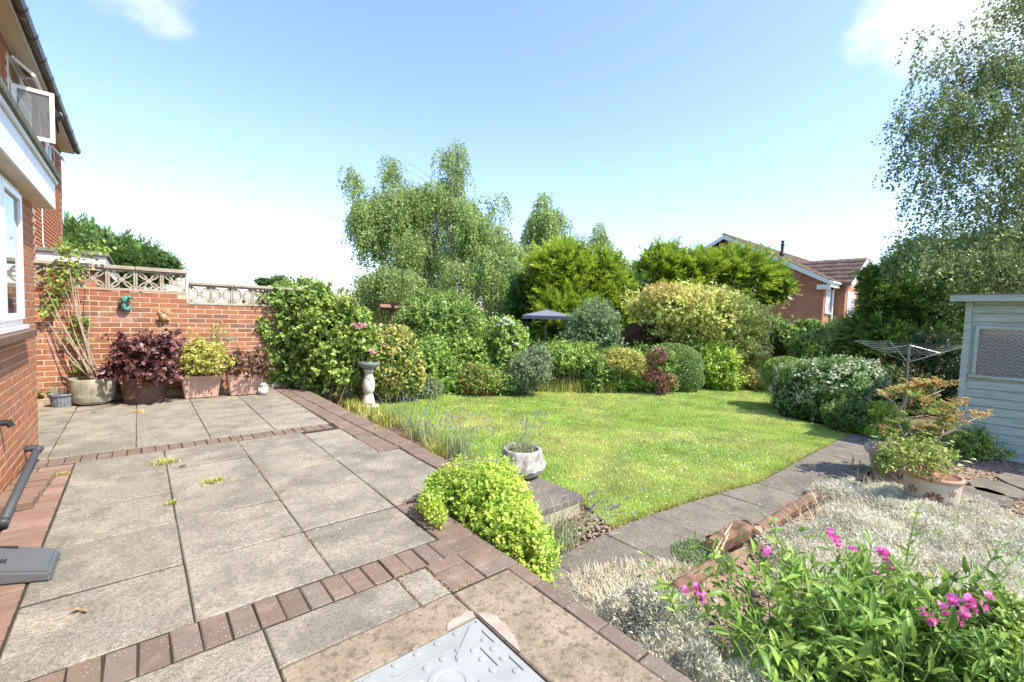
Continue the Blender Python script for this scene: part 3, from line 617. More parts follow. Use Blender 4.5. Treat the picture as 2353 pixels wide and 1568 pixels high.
def screen_block(parent, x0, z0, w, h, y0, y1):
    """pierced screen block: square frame, four crossing petals made by arcs, round boss"""
    bm = bmesh.new(); f = .022
    for a, b_ in (((x0, y0, z0), (x0+f, y1, z0+h)), ((x0+w-f, y0, z0), (x0+w, y1, z0+h)), ((x0+f, y0, z0), (x0+w-f, y1, z0+f)), ((x0+f, y0, z0+h-f), (x0+w-f, y1, z0+h))): box(bm, np.array(a), np.array(b_))
    cx_, cz_ = x0+w/2, z0+h/2; R = w*.5-f; yy0, yy1 = y0+.012, y1-.012
    def bar(p, q, t):
        p, q = np.array(p), np.array(q); d = q-p; l = np.linalg.norm(d); d /= l; nrm = np.array([-d[1], d[0]])*t/2
        c = [p-nrm, q-nrm, q+nrm, p+nrm]; lo_ = [bm.verts.new((a, yy0, b_)) for a, b_ in c]; hi = [bm.verts.new((a, yy1, b_)) for a, b_ in c]
        bm.faces.new(lo_); bm.faces.new(hi[::-1])
        for i in range(4): bm.faces.new((lo_[i], hi[i], hi[(i+1) % 4], lo_[(i+1) % 4]))
    hh = h*.5-f
    for k in range(4):                                      # each side carries an arc from corner to corner that touches the centre
        pts = []
        for t in np.linspace(-1, 1, 9):
            a = t; d = 1 - .86*(1-t*t)**.62
            u, v_ = ((a*R, d*hh), (a*R, -d*hh), (d*R, a*hh), (-d*R, a*hh))[k]; pts.append((cx_+u, cz_+v_))
        for p, q in zip(pts[:-1], pts[1:]): bar(p, q, .021)
    bmesh.ops.create_cone(bm, cap_ends=True, segments=14, radius1=.034, radius2=.034, depth=yy1-yy0+.006, matrix=Matrix.Translation((cx_, (yy0+yy1)/2, cz_)) @ Matrix.Rotation(PI/2, 4, 'X'))
    return bm_link('screen_block', bm, M_cast, parent)
boxo('ledge', (-2.6, WY-.012, 1.572), (.60, WY+.11, 1.592), M_terra, gw, .004); boxo('ledge', (.612, WY-.012, 1.418), (2.6, WY+.11, 1.436), M_cast, gw, .004)
for k in range(9): screen_block(gw, .292-.305*k, 1.594, .300, .290, WY+.005, WY+.095)
for k in range(6): screen_block(gw, .618+.296*k, 1.438, .290, .282, WY+.005, WY+.095)
xs = [-2.6, -1.45, -.02, .612]
for a, b_ in zip(xs[:-1], xs[1:]): boxo('coping_slab', (a+.003, WY-.03, 1.887), (b_-.003, WY+.13, 1.94), M_cast, gw, .006, .002)
for a, b_ in ((.62, 1.22), (1.225, 1.82), (1.825, 2.6)): boxo('coping_slab', (a+.002, WY-.03, 1.722), (b_-.002, WY+.13, 1.768), M_cast, gw, .006, .002)

# ---- the house on the left
HX, UX, HY1 = -.752, -1.35, 6.23
hs = thing('brick_house', 'orange brick house with white fascia, brown gutter and open upstairs window', 'house', (-1.2, 5.0, 0))
WZ0, WZ1, WY0_, WY1_ = 1.20, 2.285, 3.62, 5.42
bm = bmesh.new(); X0, X1 = HX-.1, HX-.004                   # wall core round the window opening
for a, b_ in (((X0, .9, -.3), (X1, WY0_, 2.32)), ((X0, WY1_, -.3), (X1, HY1-.006, 2.32)), ((X0, WY0_, -.3), (X1, WY1_, 1.13)), ((X0, WY0_, WZ1), (X1, WY1_, 2.32))): box(bm, np.array(a), np.array(b_))
box(bm, np.array([UX, HY1-.1, -.3]), np.array([X0, HY1-.006, 2.32])); bm_link('wall_core', bm, M_mortar, hs)
HB = brick_meshes(.215, .102, .065, M_housebrick); HH = brick_meshes(.1025, .102, .065, M_housebrick, 3); nb = 0; rest = []
for cix in range(31):
    z = .0325 + cix*.075 - .02; k = 0; odd = cix % 2
    y = HY1 - (.1075 if not odd else .051)
    first = True
    while y > 1.0:
        half = first and odd; ln_ = .1025 if half else .215
        if not (y+ln_/2 > WY0_ and y-ln_/2 < WY1_-.02 and z > 1.13):
            if y > 3.95 and nb < 298: put_brick(random.choice(HH if half else HB), hs, (HX-.051, y, z), PI/2); nb += 1
            else: rest.append((y, z, ln_))
        elif y-ln_/2 < WY1_ < y+ln_/2 - .03:
            l2 = y+ln_/2-WY1_-.004; rest.append((WY1_+.004+l2/2, z, l2))
        y -= (ln_+.215)/2+.01 if half else .225; first = False
bm = bmesh.new()
for y, z, l in rest: box(bm, np.array([HX-.1, y-l/2, z-.0325]), np.array([HX, y+l/2, z+.0325]))
tag(bm_link('brick_course', bm, M_housebrick, hs), kind='stuff')
def wall_bricks(parent, x, ya, yb, za, zb, holes=()):
    """far brickwork: every brick a thin block proud of the joint, joined"""
    boxo('upper_wall', (x-.2, ya, za), (x-.006, yb, zb), M_mortar, parent)
    v = []; f = []; cub = np.array([[i, j, k] for i in (0, 1) for j in (0, 1) for k in (0, 1)], float); fc = np.array([(0, 1, 3, 2), (4, 6, 7, 5), (0, 4, 5, 1), (2, 3, 7, 6), (0, 2, 6, 4), (1, 5, 7, 3)])
    nz = int((zb-za)/.075); n_ = 0
    for i in range(nz):
        for y in np.arange(ya + (.1125 if i % 2 else 0), yb-.215, .225):
            z = za + i*.075
            if any(y+.215 > h[0] and y < h[1] and z+.065 > h[2] and z < h[3] for h in holes): continue
            lo_ = np.array([x-.03, y, z]); v.append(lo_ + cub*np.array([.03+random.uniform(-.001, .001), .215, .065])); f.append(fc+8*n_); n_ += 1
    me = np_mesh('upper_brick', np.concatenate(v), np.concatenate(f)); tag(link('upper_brick', me, M_housebrick2, parent), kind='stuff')
m, nt, b = mat('upper_brick', .85, .2)
v3 = N(nt, 'ShaderNodeTexVoronoi'); v3.inputs['Scale'].default_value = 4.6; g3 = N(nt, 'ShaderNodeNewGeometry'); mp3 = N(nt, 'ShaderNodeMapping'); mp3.inputs['Scale'].default_value = (.2, 1, 2.9); nt.links.new(g3.outputs['Position'], mp3.inputs[0]); nt.links.new(mp3.outputs[0], v3.inputs['Vector'])
s3 = N(nt, 'ShaderNodeSeparateColor'); nt.links.new(v3.outputs['Color'], s3.inputs[0])
c = ramp(nt, s3.outputs[0], ((0, (.34, .125, .06)), (.5, (.45, .175, .085)), (1, (.37, .14, .085)))); nt.links.new(mixc(nt, rng(nt, noise(nt, 9, 5, .6, 'World'), .4, .7, 0, .4), c, (.2, .08, .05)), b.inputs['Base Color']); bump(nt, b, noise(nt, 80, 5, .7, 'World'), .5, .004)
M_housebrick2 = m
UW = (9.55, 11.35, 3.55, 4.86)
wall_bricks(hs, UX, 2.2, 11.38, 2.62, 5.02, [UW])
wall_bricks(hs, UX, 6.3, 11.39, .9, 2.60); boxo('lower_wall', (UX-.2, 6.3, -.3), (UX-.007, 11.39, .897), M_housebrick2, hs)
# flat roof over the ground floor: fascia in two boards, drip edge, felt
FX, FY = -.62, 6.48
boxo('fascia_board', (FX-.02, 1.0, 2.315), (FX, 4.83, 2.60), M_fascia, hs, .003); boxo('fascia_board', (FX-.02, 4.834, 2.315), (FX, FY, 2.60), M_fascia, hs, .003)
boxo('fascia_trim', (FX+.001, 1.0, 2.572), (FX+.022, FY+.02, 2.606), M_fascia, hs, .004); boxo('fascia_end', (UX, FY-.02, 2.315), (FX-.021, FY, 2.60), M_fascia, hs)
boxo('flat_roof', (UX+.001, .9, 2.607), (FX+.045, FY+.045, 2.665), M_felt, hs, .006, .003)
for i in range(14):
    y0 = 6.46-.42*i; boxo('soffit_board', (HX-.05, y0-.417, 2.318), (FX-.021, y0, 2.328), M_soffit, hs, .002)
# upper eaves
GX, GZ2, GY1 = -1.06, 5.06, 15.35
bm = bmesh.new()
sec = [(.0, .02), (.0, -.03), (.02, -.075), (.055, -.085), (.09, -.07), (.105, -.03), (.107, .012), (.099, .012), (.097, -.03), (.083, -.062), (.053, -.075), (.024, -.066), (.008, -.028), (.008, .02)]
for ya, yb in ((2.0, 8.6),):
    A = [bm.verts.new((GX-.06+dx, ya, GZ2+dz)) for dx, dz in sec]; B = [bm.verts.new((GX-.06+dx, yb, GZ2+dz)) for dx, dz in sec]
    for i in range(len(sec)): bm.faces.new((A[i], A[(i+1) % len(sec)], B[(i+1) % len(sec)], B[i]))
    bm.faces.new(A[::-1]); bm.faces.new(B)
gutter_me = bpy.data.meshes.new('gutter'); bmesh.ops.recalc_face_normals(bm, faces=bm.faces); bm.to_mesh(gutter_me); bm.free()
link('gutter', gutter_me, M_gutter, hs)
def bracket_mesh():
    bm = bmesh.new(); s2 = [(dx*1.0+(.012 if dx > .05 else -.004 if dx < .01 else 0), dz-.014 if dz < 0 else dz+.012) for dx, dz in sec[:7]]
    A = [bm.verts.new((dx, -.025, dz)) for dx, dz in s2]; B = [bm.verts.new((dx, .025, dz)) for dx, dz in s2]; A2 = [bm.verts.new((dx-.002, -.025, dz+.016)) for dx, dz in s2]; B2 = [bm.verts.new((dx-.002, .025, dz+.016)) for dx, dz in s2]
    for i in range(6):
        bm.faces.new((A[i], A[i+1], B[i+1], B[i])); bm.faces.new((A[i], A[i+1], A2[i+1], A2[i])); bm.faces.new((B[i], B[i+1], B2[i+1], B2[i]))
    bm.faces.new((A[6], B[6], B2[6], A2[6])); bmesh.ops.recalc_face_normals(bm, faces=bm.faces); me = bpy.data.meshes.new('gutter_bracket'); bm.to_mesh(me); bm.free(); me.materials.append(M_gutter); return me
BRK = bracket_mesh()
def bracket(parent, y):
    o = bpy.data.objects.new('gutter_bracket', BRK); COL.objects.link(o); o.parent = parent; o.location = Vector((GX-.06, y, GZ2)) - parent.location
for y in (5.1, 5.95, 6.8, 7.6, 8.45): bracket(hs, y)
boxo('eaves_fascia', (GX-.085, 2.0, 4.96), (GX-.062, 11.38, 5.14), plain('greenish_white_board', (.62, .68, .64), .5, .3, .08, 3), hs, .003)
SB = bpy.data.meshes.new('soffit_board'); bm = bmesh.new(); box(bm, np.array([UX-.02, 0, 0]), np.array([GX-.086, .0965, .012])); bmesh.ops.bevel(bm, geom=list(bm.edges), offset=.002, segments=1, affect='EDGES'); bmesh.ops.recalc_face_normals(bm, faces=bm.faces); bm.to_mesh(SB); bm.free(); SB.materials.append(M_soffit)
def soffit(parent, ya, yb):
    for y in np.arange(ya, yb-.05, .1):
        o = bpy.data.objects.new('soffit_board', SB); COL.objects.link(o); o.parent = parent; o.location = Vector((0, y, 4.975)) - parent.location
soffit(hs, 3.0, 11.38)
def roof_slope(parent, ya, yb):
    """lapped tile courses rising away from the gutter"""
    bm = bmesh.new(); a = rad(32)
    for i in range(12):
        s0 = i*.30; x = GX-.03 - s0*math.cos(a); z = GZ2+.035 + s0*math.sin(a)
        x2 = x-.34*math.cos(a); z2 = z+.34*math.sin(a)-.0; q = [(x, z), (x2, z2-.012), (x2, z2-.03), (x, z-.025)]
        A = [bm.verts.new((p, ya, r)) for p, r in q]; B = [bm.verts.new((p, yb, r)) for p, r in q]
        for k in range(4): bm.faces.new((A[k], A[(k+1) % 4], B[(k+1) % 4], B[k]))
        bm.faces.new(A[::-1]); bm.faces.new(B)
    bm_link('roof', bm, M_rooftile, parent)
roof_slope(hs, 2.0, 11.38)
# ground floor window
def frame(bm, x, ya, yb, za, zb, w, d):
    for a, b_ in (((x-d, ya, za), (x, ya+w, zb)), ((x-d, yb-w, za), (x, yb, zb)), ((x-d, ya+w, za), (x, yb-w, za+w)), ((x-d, ya+w, zb-w), (x, yb-w, zb))): box(bm, np.array(a), np.array(b_))
def window(parent, x, ya, yb, za, zb, mull=(), proud=.02, fw=.055, sash=.05, curtain=True):
    bm = bmesh.new(); frame(bm, x, ya, yb, za, zb, fw, .06)
    for mu in mull: box(bm, np.array([x-.06, mu-.028, za+fw]), np.array([x, mu+.028, zb-fw]))
    bmesh.ops.bevel(bm, geom=list(bm.edges), offset=.003, segments=1, affect='EDGES'); w = bm_link('window', bm, M_upvc, parent)
    ed = [ya+fw-.012] + [q for mu in mull for q in (mu-.028+.012, mu+.028-.012)] + [yb-fw+.012]
    for a, b_ in zip(ed[::2], ed[1::2]):
        bm = bmesh.new(); frame(bm, x+proud, a, b_, za+fw-.012, zb-fw+.012, sash, .04); bmesh.ops.bevel(bm, geom=list(bm.edges), offset=.004, segments=1, affect='EDGES'); bm_link('sash', bm, M_upvc, w)
        boxo('pane', (x+proud-.026, a+sash-.004, za+fw+sash-.016), (x+proud-.020, b_-sash+.004, zb-fw-sash+.016), M_glass, w)
    return w
w = window(hs, -.725, WY0_, WY1_-.004, WZ0, WZ1, (4.15, 4.68))
boxo('window_foot', (-.79, WY0_, 1.162), (-.69, WY1_+.01, WZ0-.003), M_upvc, w, .004)
boxo('window_sill', (-.85, 3.5, 1.085), (-.672, 5.66, 1.158), M_sillclay, hs, .012)
# upstairs: fixed frame, top vent, casement swung wide open
bm = bmesh.new(); ya, yb, za, zb = UW; frame(bm, UX+.0, ya, yb, za, zb, .06, .08); box(bm, np.array([UX-.08, ya+.06, 4.50]), np.array([UX, yb-.06, 4.555])); box(bm, np.array([UX-.08, 10.42, za+.06]), np.array([UX, 10.48, zb-.06])); w = bm_link('window', bm, M_upvc, hs)
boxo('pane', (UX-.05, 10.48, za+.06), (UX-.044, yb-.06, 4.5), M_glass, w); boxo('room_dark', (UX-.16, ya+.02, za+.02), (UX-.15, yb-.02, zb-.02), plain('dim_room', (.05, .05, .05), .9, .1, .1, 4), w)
def casement(parent, hinge, ang, wdt, z0, z1, name='open_casement'):
    bm = bmesh.new(); M = Matrix.Translation(hinge) @ Matrix.Rotation(ang, 4, 'Z')
    for a, b_ in (((0, -.02, z0), (.05, .02, z1)), ((wdt-.05, -.02, z0), (wdt, .02, z1)), ((.05, -.02, z0), (wdt-.05, .02, z0+.05)), ((.05, -.02, z1-.05), (wdt-.05, .02, z1))): box(bm, np.array(a), np.array(b_), M)
    o = bm_link(name, bm, M_upvc, parent); bm = bmesh.new(); box(bm, np.array([.047, -.004, z0+.047]), np.array([wdt-.047, .004, z1-.047]), M); bm_link('pane', bm, M_clear, o); return o
m, nt, b = mat('open_pane', .02, .9); b.inputs['Base Color'].default_value = (.55, .60, .62, 1); b.inputs['Transmission Weight'].default_value = .85; b.inputs['IOR'].default_value = 1.12; M_clear = m
ct = AY(22, 180, 9.58); cb = AY(122, 221, 10.0)
casement(w, (UX+.02, 9.60, 0), rad(4), .425, 3.74, 4.46)
bm = bmesh.new(); M = Matrix.Translation((UX+.02, 0, 4.83)) @ Matrix.Rotation(rad(38), 4, 'Y')
for a, b_ in (((0, 9.6, -.30), (.035, 9.66, 0)), ((0, 10.36, -.30), (.035, 10.42, 0)), ((0, 9.66, -.30), (.035, 10.36, -.245)), ((0, 9.66, -.05), (.035, 10.36, 0))): box(bm, np.array(a), np.array(b_), M.inverted() if False else Matrix.Translation((UX+.02, 0, 4.83)) @ Matrix.Rotation(rad(-48), 4, 'Y'))
tv = bm_link('top_vent', bm, M_upvc, w)
bm = bmesh.new(); box(bm, np.array([.01, 9.655, -.25]), np.array([.02, 10.365, -.045]), Matrix.Translation((UX+.02, 0, 4.83)) @ Matrix.Rotation(rad(-48), 4, 'Y')); bm_link('pane', bm, M_glass, tv)
# neighbouring half of the pair
nh = thing('neighbouring_house', 'brick neighbouring house beyond the garden wall with low white flat roofed extension', 'house', (-1.6, 13.4, 0))
NW = (12.95, 13.95, 3.7, 4.62)
wall_bricks(nh, UX, 11.40, 15.2, 1.8, 5.02, [NW]); boxo('lower_wall', (UX-.2, 11.40, -.3), (UX-.006, 15.2, 1.797), M_housebrick2, nh); boxo('gable_wall', (-7.5, 15.2, -.3), (UX-.006, 15.4, 5.0), M_housebrick2, nh)
window(nh, UX+.0, *NW, (13.4,), .02)
bm = bmesh.new(); MM = Matrix.Translation((UX+.02, 0, 4.60)) @ Matrix.Rotation(rad(-40), 4, 'Y'); box(bm, np.array([0, 13.42, -.22]), np.array([.025, 13.92, 0]), MM); bm_link('open_vent', bm, M_upvc, nh)
boxo('eaves_fascia', (GX-.085, 11.40, 4.96), (GX-.062, 15.38, 5.14), bpy.data.materials['greenish_white_board'], nh, .003); soffit(nh, 11.40, 15.3)
boxo('eaves_end', (UX-.1, 15.3, 4.97), (GX-.086, 15.38, 5.14), M_soffit, nh); roof_slope(nh, 11.40, 15.42)
bm = bmesh.new(); A = [bm.verts.new((GX-.06+dx, 8.62, GZ2+dz)) for dx, dz in sec]; B = [bm.verts.new((GX-.06+dx, GY1, GZ2+dz)) for dx, dz in sec]
for i in range(len(sec)): bm.faces.new((A[i], A[(i+1) % len(sec)], B[(i+1) % len(sec)], B[i]))
bm.faces.new(A[::-1]); bm.faces.new(B); bm_link('gutter', bm, M_gutter, nh)
for y in (9.2, 9.95, 10.7, 11.5, 12.6, 13.6, 14.6, 15.25): bracket(nh, y)
EX = -.45
boxo('extension_wall', (-3.5, 11.62, -.3), (EX-.14, 17.5, 2.0), M_housebrick2, nh); boxo('fascia_board', (-3.5, 11.50, 2.0), (EX, 11.53, 2.27), M_fascia, nh, .003); boxo('fascia_board', (EX-.03, 11.532, 2.0), (EX, 17.8, 2.27), M_fascia, nh, .003); boxo('flat_roof', (-3.5, 11.45, 2.272), (EX+.05, 17.8, 2.345), M_felt, nh, .008, .003)
bm = bmesh.new(); tube(bm, [(UX+.02, 12.05, 4.9), (UX+.02, 12.05, 2.5), (UX+.05, 11.9, 2.36)], .008, 5); bm_link('cable', bm, M_upvc, nh)

# ================================================================ FAR BUILDINGS, FENCE, SHEDS
def prism(bm, tri, axis, a, b_):
    """extrude a polygon given as (u, z) along 'x' or 'y'"""
    mk = (lambda u, z, t: (t, u, z)) if axis == 'x' else (lambda u, z, t: (u, t, z))
    A = [bm.verts.new(mk(u, z, a)) for u, z in tri]; B = [bm.verts.new(mk(u, z, b_)) for u, z in tri]; n = len(tri)
    for i in range(n): bm.faces.new((A[i], A[(i+1) % n], B[(i+1) % n], B[i]))
    bm.faces.new(A); bm.faces.new(B[::-1])
m, nt, b = mat('far_brick', .9, .15); tb = N(nt, 'ShaderNodeTexBrick'); tcx = N(nt, 'ShaderNodeTexCoord'); sp_ = N(nt, 'ShaderNodeSeparateXYZ'); cb_ = N(nt, 'ShaderNodeCombineXYZ'); nt.links.new(tcx.outputs['Object'], sp_.inputs[0])
sm = N(nt, 'ShaderNodeMath', operation='ADD'); nt.links.new(sp_.outputs[0], sm.inputs[0]); nt.links.new(sp_.outputs[1], sm.inputs[1]); nt.links.new(sm.outputs[0], cb_.inputs[0]); nt.links.new(sp_.outputs[2], cb_.inputs[1])
nt.links.new(cb_.outputs[0], tb.inputs['Vector'])
for k, v_ in (('Scale', 1), ('Brick Width', .225), ('Row Height', .075), ('Mortar Size', .008)): tb.inputs[k].default_value = v_
tb.inputs['Color1'].default_value = (.44, .19, .10, 1); tb.inputs['Color2'].default_value = (.34, .14, .075, 1); tb.inputs['Mortar'].default_value = (.36, .25, .18, 1); nt.links.new(mixc(nt, rng(nt, noise(nt, 1.3, 5, .6, 'World'), .45, .7, 0, .5), tb.outputs[0], (.20, .09, .05)), b.inputs['Base Color']); M_farbrick = m
M_tile2 = plain('weathered_red_tile', (.155, .11, .085), .85, .2, .4, 2.5); M_bargegreen = plain('pale_green_bargeboard', (.60, .68, .64), .5, .3, .06, 3)
fh = thing('detached_house', 'red brick house with tiled gable roof seen beyond the conifers', 'house', (33, 12.9, GZ))
XG, YE, YR_, ZE, ZR = 28.2, 7.5, 12.9, 3.9, 6.75
bm = bmesh.new(); prism(bm, [(YE, GZ), (2*YR_-YE, GZ), (2*YR_-YE, ZE), (YR_, ZR-.2), (YE, ZE)], 'x', XG, 46); bm_link('wall', bm, M_farbrick, fh)
bm = bmesh.new(); prism(bm, [(29.7, GZ), (35.3, GZ), (35.3, 3.85), (32.5, 5.2), (29.7, 3.85)], 'y', 6.9, 9.8); bm_link('wing_wall', bm, M_farbrick, fh)
def tiled_slope(name, e0, e1, r0, r1, n, parent, m, tw=.30):
    """tiles laid in lapped courses from eaves e0-e1 up to ridge r0-r1; each tile its own raised piece, joined"""
    e0, e1, r0, r1 = [np.array(q, float) for q in (e0, e1, r0, r1)]; up = (r0-e0)/n; nr = np.cross(e1-e0, r0-e0); nr /= np.linalg.norm(nr); nr *= np.sign(nr[2]); v = []; f = []; k = 0
    for i in range(n):
        a0, b0 = e0+(r0-e0)*i/n, e1+(r1-e1)*i/n; a1, b1 = e0+(r0-e0)*(i+1.15)/n, e1+(r1-e1)*(i+1.15)/n; L_ = np.linalg.norm(b0-a0); c = max(1, int(L_/tw)); off = .5 if i % 2 else 0
        for j in range(c):
            t0, t1 = (j+.04)/c, (j+.96)/c; h = .045+random.uniform(-.008, .012)
            q = [a0+(b0-a0)*t0+nr*h, a0+(b0-a0)*t1+nr*h, a1+(b1-a1)*t1+nr*.012, a1+(b1-a1)*t0+nr*.012, a0+(b0-a0)*t0, a0+(b0-a0)*t1]
            v += q; f += [(k, k+1, k+2, k+3), (k+4, k+5, k+1, k)]; k += 6
    return tag(link(name, np_mesh(name, np.array(v), np.array(f), None), m, parent), kind='stuff')
OV = .35
bm = bmesh.new(); sl = (ZR-ZE)/(YR_-YE)
for s in (1, -1):
    ye = YE-OV if s == 1 else 2*YR_-YE+OV; q = [(ye, ZE-OV*sl), (YR_, ZR), (YR_, ZR+.1), (ye, ZE-OV*sl+.1)]; prism(bm, q, 'x', XG-.3, 46.3)
bm_link('roof', bm, M_tile2, fh)
tiled_slope('roof_tile', (XG-.3, YE-OV, ZE-OV*sl+.1), (46, YE-OV, ZE-OV*sl+.1), (XG-.3, YR_, ZR+.1), (46, YR_, ZR+.1), 17, fh, M_tile2, .36)
bm = bmesh.new(); tube(bm, [(XG-.32, YR_, ZR+.1), (46, YR_, ZR+.1)], .11, 8); bm_link('ridge', bm, M_tile2, fh)
bm = bmesh.new()
for s in (1, -1):
    ye = YE-OV if s == 1 else 2*YR_-YE+OV; prism(bm, [(ye, ZE-OV*sl-.14), (YR_, ZR-.16), (YR_, ZR+.09), (ye, ZE-OV*sl+.09)], 'x', XG-.36, XG-.302)
box(bm, np.array([XG-.36, YE-OV, ZE-.55]), np.array([XG-.302, YE+.25, ZE-.3])); bm_link('bargeboard', bm, M_bargegreen, fh)
boxo('eaves_fascia', (XG-.3, YE-OV-.02, ZE-.42), (29.5, YE-OV+.02, ZE-.17), M_fascia, fh); bm = bmesh.new(); tube(bm, [(XG-.3, YE-OV-.07, ZE-.18), (29.5, YE-OV-.07, ZE-.18)], .06, 8); tube(bm, [(29.45, YE-OV-.07, ZE-.18), (29.45, YE-.1, ZE-.5), (29.45, YE-.1, GZ)], .05, 6); bm_link('gutter', bm, M_upvc, fh)
sl2 = (5.35-3.8)/2.8
for s in (1, -1):
    xe = 32.5-s*3.1; ze = 5.35-3.1*sl2; bm = bmesh.new(); prism(bm, [(xe, ze), (32.5, 5.35), (32.5, 5.43), (xe, ze+.08)], 'y', 6.6, 10.4); bm_link('wing_roof', bm, M_tile2, fh)
    if s == 1: tiled_slope('roof_tile', (xe, 6.6, ze+.08), (xe, 10.0, ze+.08), (32.5, 6.6, 5.43), (32.5, 10.4, 5.43), 6, fh, M_tile2, .36)
    bm = bmesh.new(); prism(bm, [(xe, ze-.15), (32.5, 5.2), (32.5, 5.42), (xe, ze+.07)], 'y', 6.54, 6.598); bm_link('wing_bargeboard', bm, M_fascia, fh)
def ywindow(parent, x0, x1, y, z0, z1, n):
    bm = bmesh.new(); w = .07
    for a, b_ in (((x0, y-.04, z0), (x0+w, y, z1)), ((x1-w, y-.04, z0), (x1, y, z1)), ((x0+w, y-.04, z0), (x1-w, y, z0+w)), ((x0+w, y-.04, z1-w), (x1-w, y, z1))): box(bm, np.array(a), np.array(b_))
    for i in range(1, n): xm = x0+(x1-x0)*i/n; box(bm, np.array([xm-.04, y-.045, z0+w]), np.array([xm+.04, y-.002, z1-w]))
    o = bm_link('window', bm, M_upvc, parent); boxo('pane', (x0+.05, y-.02, z0+.05), (x1-.05, y-.015, z1-.05), M_curtain, o); boxo('sill', (x0-.05, y-.09, z0-.06), (x1+.05, y, z0-.005), M_upvc, o)
ywindow(fh, 28.5, 29.35, YE-.002, 2.12, 3.42, 3); ywindow(fh, 30.1, 31.6, 6.898, 2.0, 3.35, 3)
p = np.array([34.6, 0, 0]); bm = bmesh.new(); vx, vy = 33.2, 10.2; vz = ZE+(vy-YE)*sl
q_ = V(1797, 583, 27.5); lathe(bm, [(.16, 0), (.16, .12), (.085, .3), (.085, .62), (.12, .64), (.12, .72), (.075, .74), (.075, .86), (.11, .88), (.11, .94)], 10, (q_[0], q_[1], q_[2]-.15)); bm_link('vent_pipe', bm, M_black, fh)
bg_ = thing('bungalow', 'distant brick bungalow with hipped tan roof beyond the ivy', 'house', tuple(V(830, 735, 50)[:2])+(GZ,))
c0 = V(772, 700, 48); ux = unit(np.array([RX[0], RX[1], 0])); uy = np.array([-ux[1], ux[0], 0.0]); Mb = Matrix(((ux[0], uy[0], 0, c0[0]), (ux[1], uy[1], 0, c0[1]), (0, 0, 1, 0), (0, 0, 0, 1)))
bm = bmesh.new(); box(bm, np.array([0, 0, GZ]), np.array([9, 7, 2.3]), Mb); bm_link('wall', bm, M_farbrick, bg_)
bm = bmesh.new(); vs = [bm.verts.new(Mb @ Vector(p)) for p in ((-.4, -.4, 2.35), (9.4, -.4, 2.35), (9.4, 7.4, 2.35), (-.4, 7.4, 2.35), (3, 3.5, 4.5), (6, 3.5, 4.5))]
for f in ((0, 1, 5, 4), (1, 2, 5), (2, 3, 4, 5), (3, 0, 4), (3, 2, 1, 0)): bm.faces.new([vs[i] for i in f])
bm_link('roof', bm, plain('tan_roof', (.33, .24, .17), .9, .1, .2, 2), bg_)
bm = bmesh.new(); box(bm, np.array([-.45, -.45, 2.15]), np.array([9.45, -.40, 2.40]), Mb); box(bm, np.array([-.45, -.4, 2.15]), np.array([-.40, 7.4, 2.40]), Mb); bm_link('fascia_board', bm, M_fascia, bg_)
bm = bmesh.new(); box(bm, np.array([.95, -.05, .9]), np.array([2.1, -.003, 2.1]), Mb); bm_link('window', bm, M_upvc, bg_)
# fence boards at the far side
fe = thing('board_fence', 'weathered brown board fence behind the clipped bush', 'fence', tuple(V(1780, 800, 15.5)[:2])+(GZ,))
a_, b_ = V(1640, 800, 14.6), V(2080, 800, 17.2); a_[2] = b_[2] = GZ; dv = b_-a_; Lf = np.linalg.norm(dv[:2]); an = math.atan2(dv[1], dv[0]); fm = bpy.data.meshes.new('board'); bm = bmesh.new(); box(bm, np.array([-.062, -.01, 0]), np.array([.062, .01, 1.62])); bm.to_mesh(fm); bm.free(); fm.materials.append(M_fence)
for i in range(int(Lf/.132)):
    p = a_+dv*(i*.132/Lf); o = bpy.data.objects.new('board', fm); COL.objects.link(o); o.parent = fe; o.location = Vector((p[0], p[1], GZ+random.uniform(-.01, .01))) - fe.location; o.rotation_euler = (0, 0, an+random.gauss(0, .03))
for z in (.3, 1.3):
    bm = bmesh.new(); tube(bm, [a_+np.array([.03, .04, z]), b_+np.array([.03, .04, z])], .035, 4); bm_link('rail', bm, M_fence, fe)
# playhouse among the conifers, shade put into its wood colour
ph = thing('playhouse', 'small brown wooden playhouse, wood darkened for deep shade under conifers', 'playhouse', tuple(V(1462, 800, 12.6)[:2])+(GZ,))
c0 = V(1424, 800, 12.3); Mp = Matrix(((ux[0], uy[0], 0, c0[0]), (ux[1], uy[1], 0, c0[1]), (0, 0, 1, 0), (0, 0, 0, 1)))
bm = bmesh.new()
for i in range(11): box(bm, np.array([0, 0, GZ+i*.1]), np.array([1.4, 1.3, GZ+i*.1+.094]), Mp)
vs = [bm.verts.new(Mp @ Vector(q)) for q in ((0, 0, .8), (1.4, 0, .8), (.7, 0, 1.25), (0, 1.3, .8), (1.4, 1.3, .8), (.7, 1.3, 1.25))]; bm.faces.new((vs[0], vs[1], vs[2])); bm.faces.new((vs[3], vs[5], vs[4])); bm_link('wall', bm, M_shadewood, ph)
for s in (0, 1):
    bm = bmesh.new(); e = (-.22, .66) if s == 0 else (1.62, .66); q = [(e[0], e[1]), (.7, 1.26), (.7, 1.31), (e[0], e[1]+.05)]
    A = [bm.verts.new(Mp @ Vector((u, -.2, z))) for u, z in q]; B = [bm.verts.new(Mp @ Vector((u, 1.5, z))) for u, z in q]
    for i in range(4): bm.faces.new((A[i], A[(i+1) % 4], B[(i+1) % 4], B[i]))
    bm.faces.new(A); bm.faces.new(B[::-1]); bm_link('roof', bm, M_shadewood, ph)
bm = bmesh.new()
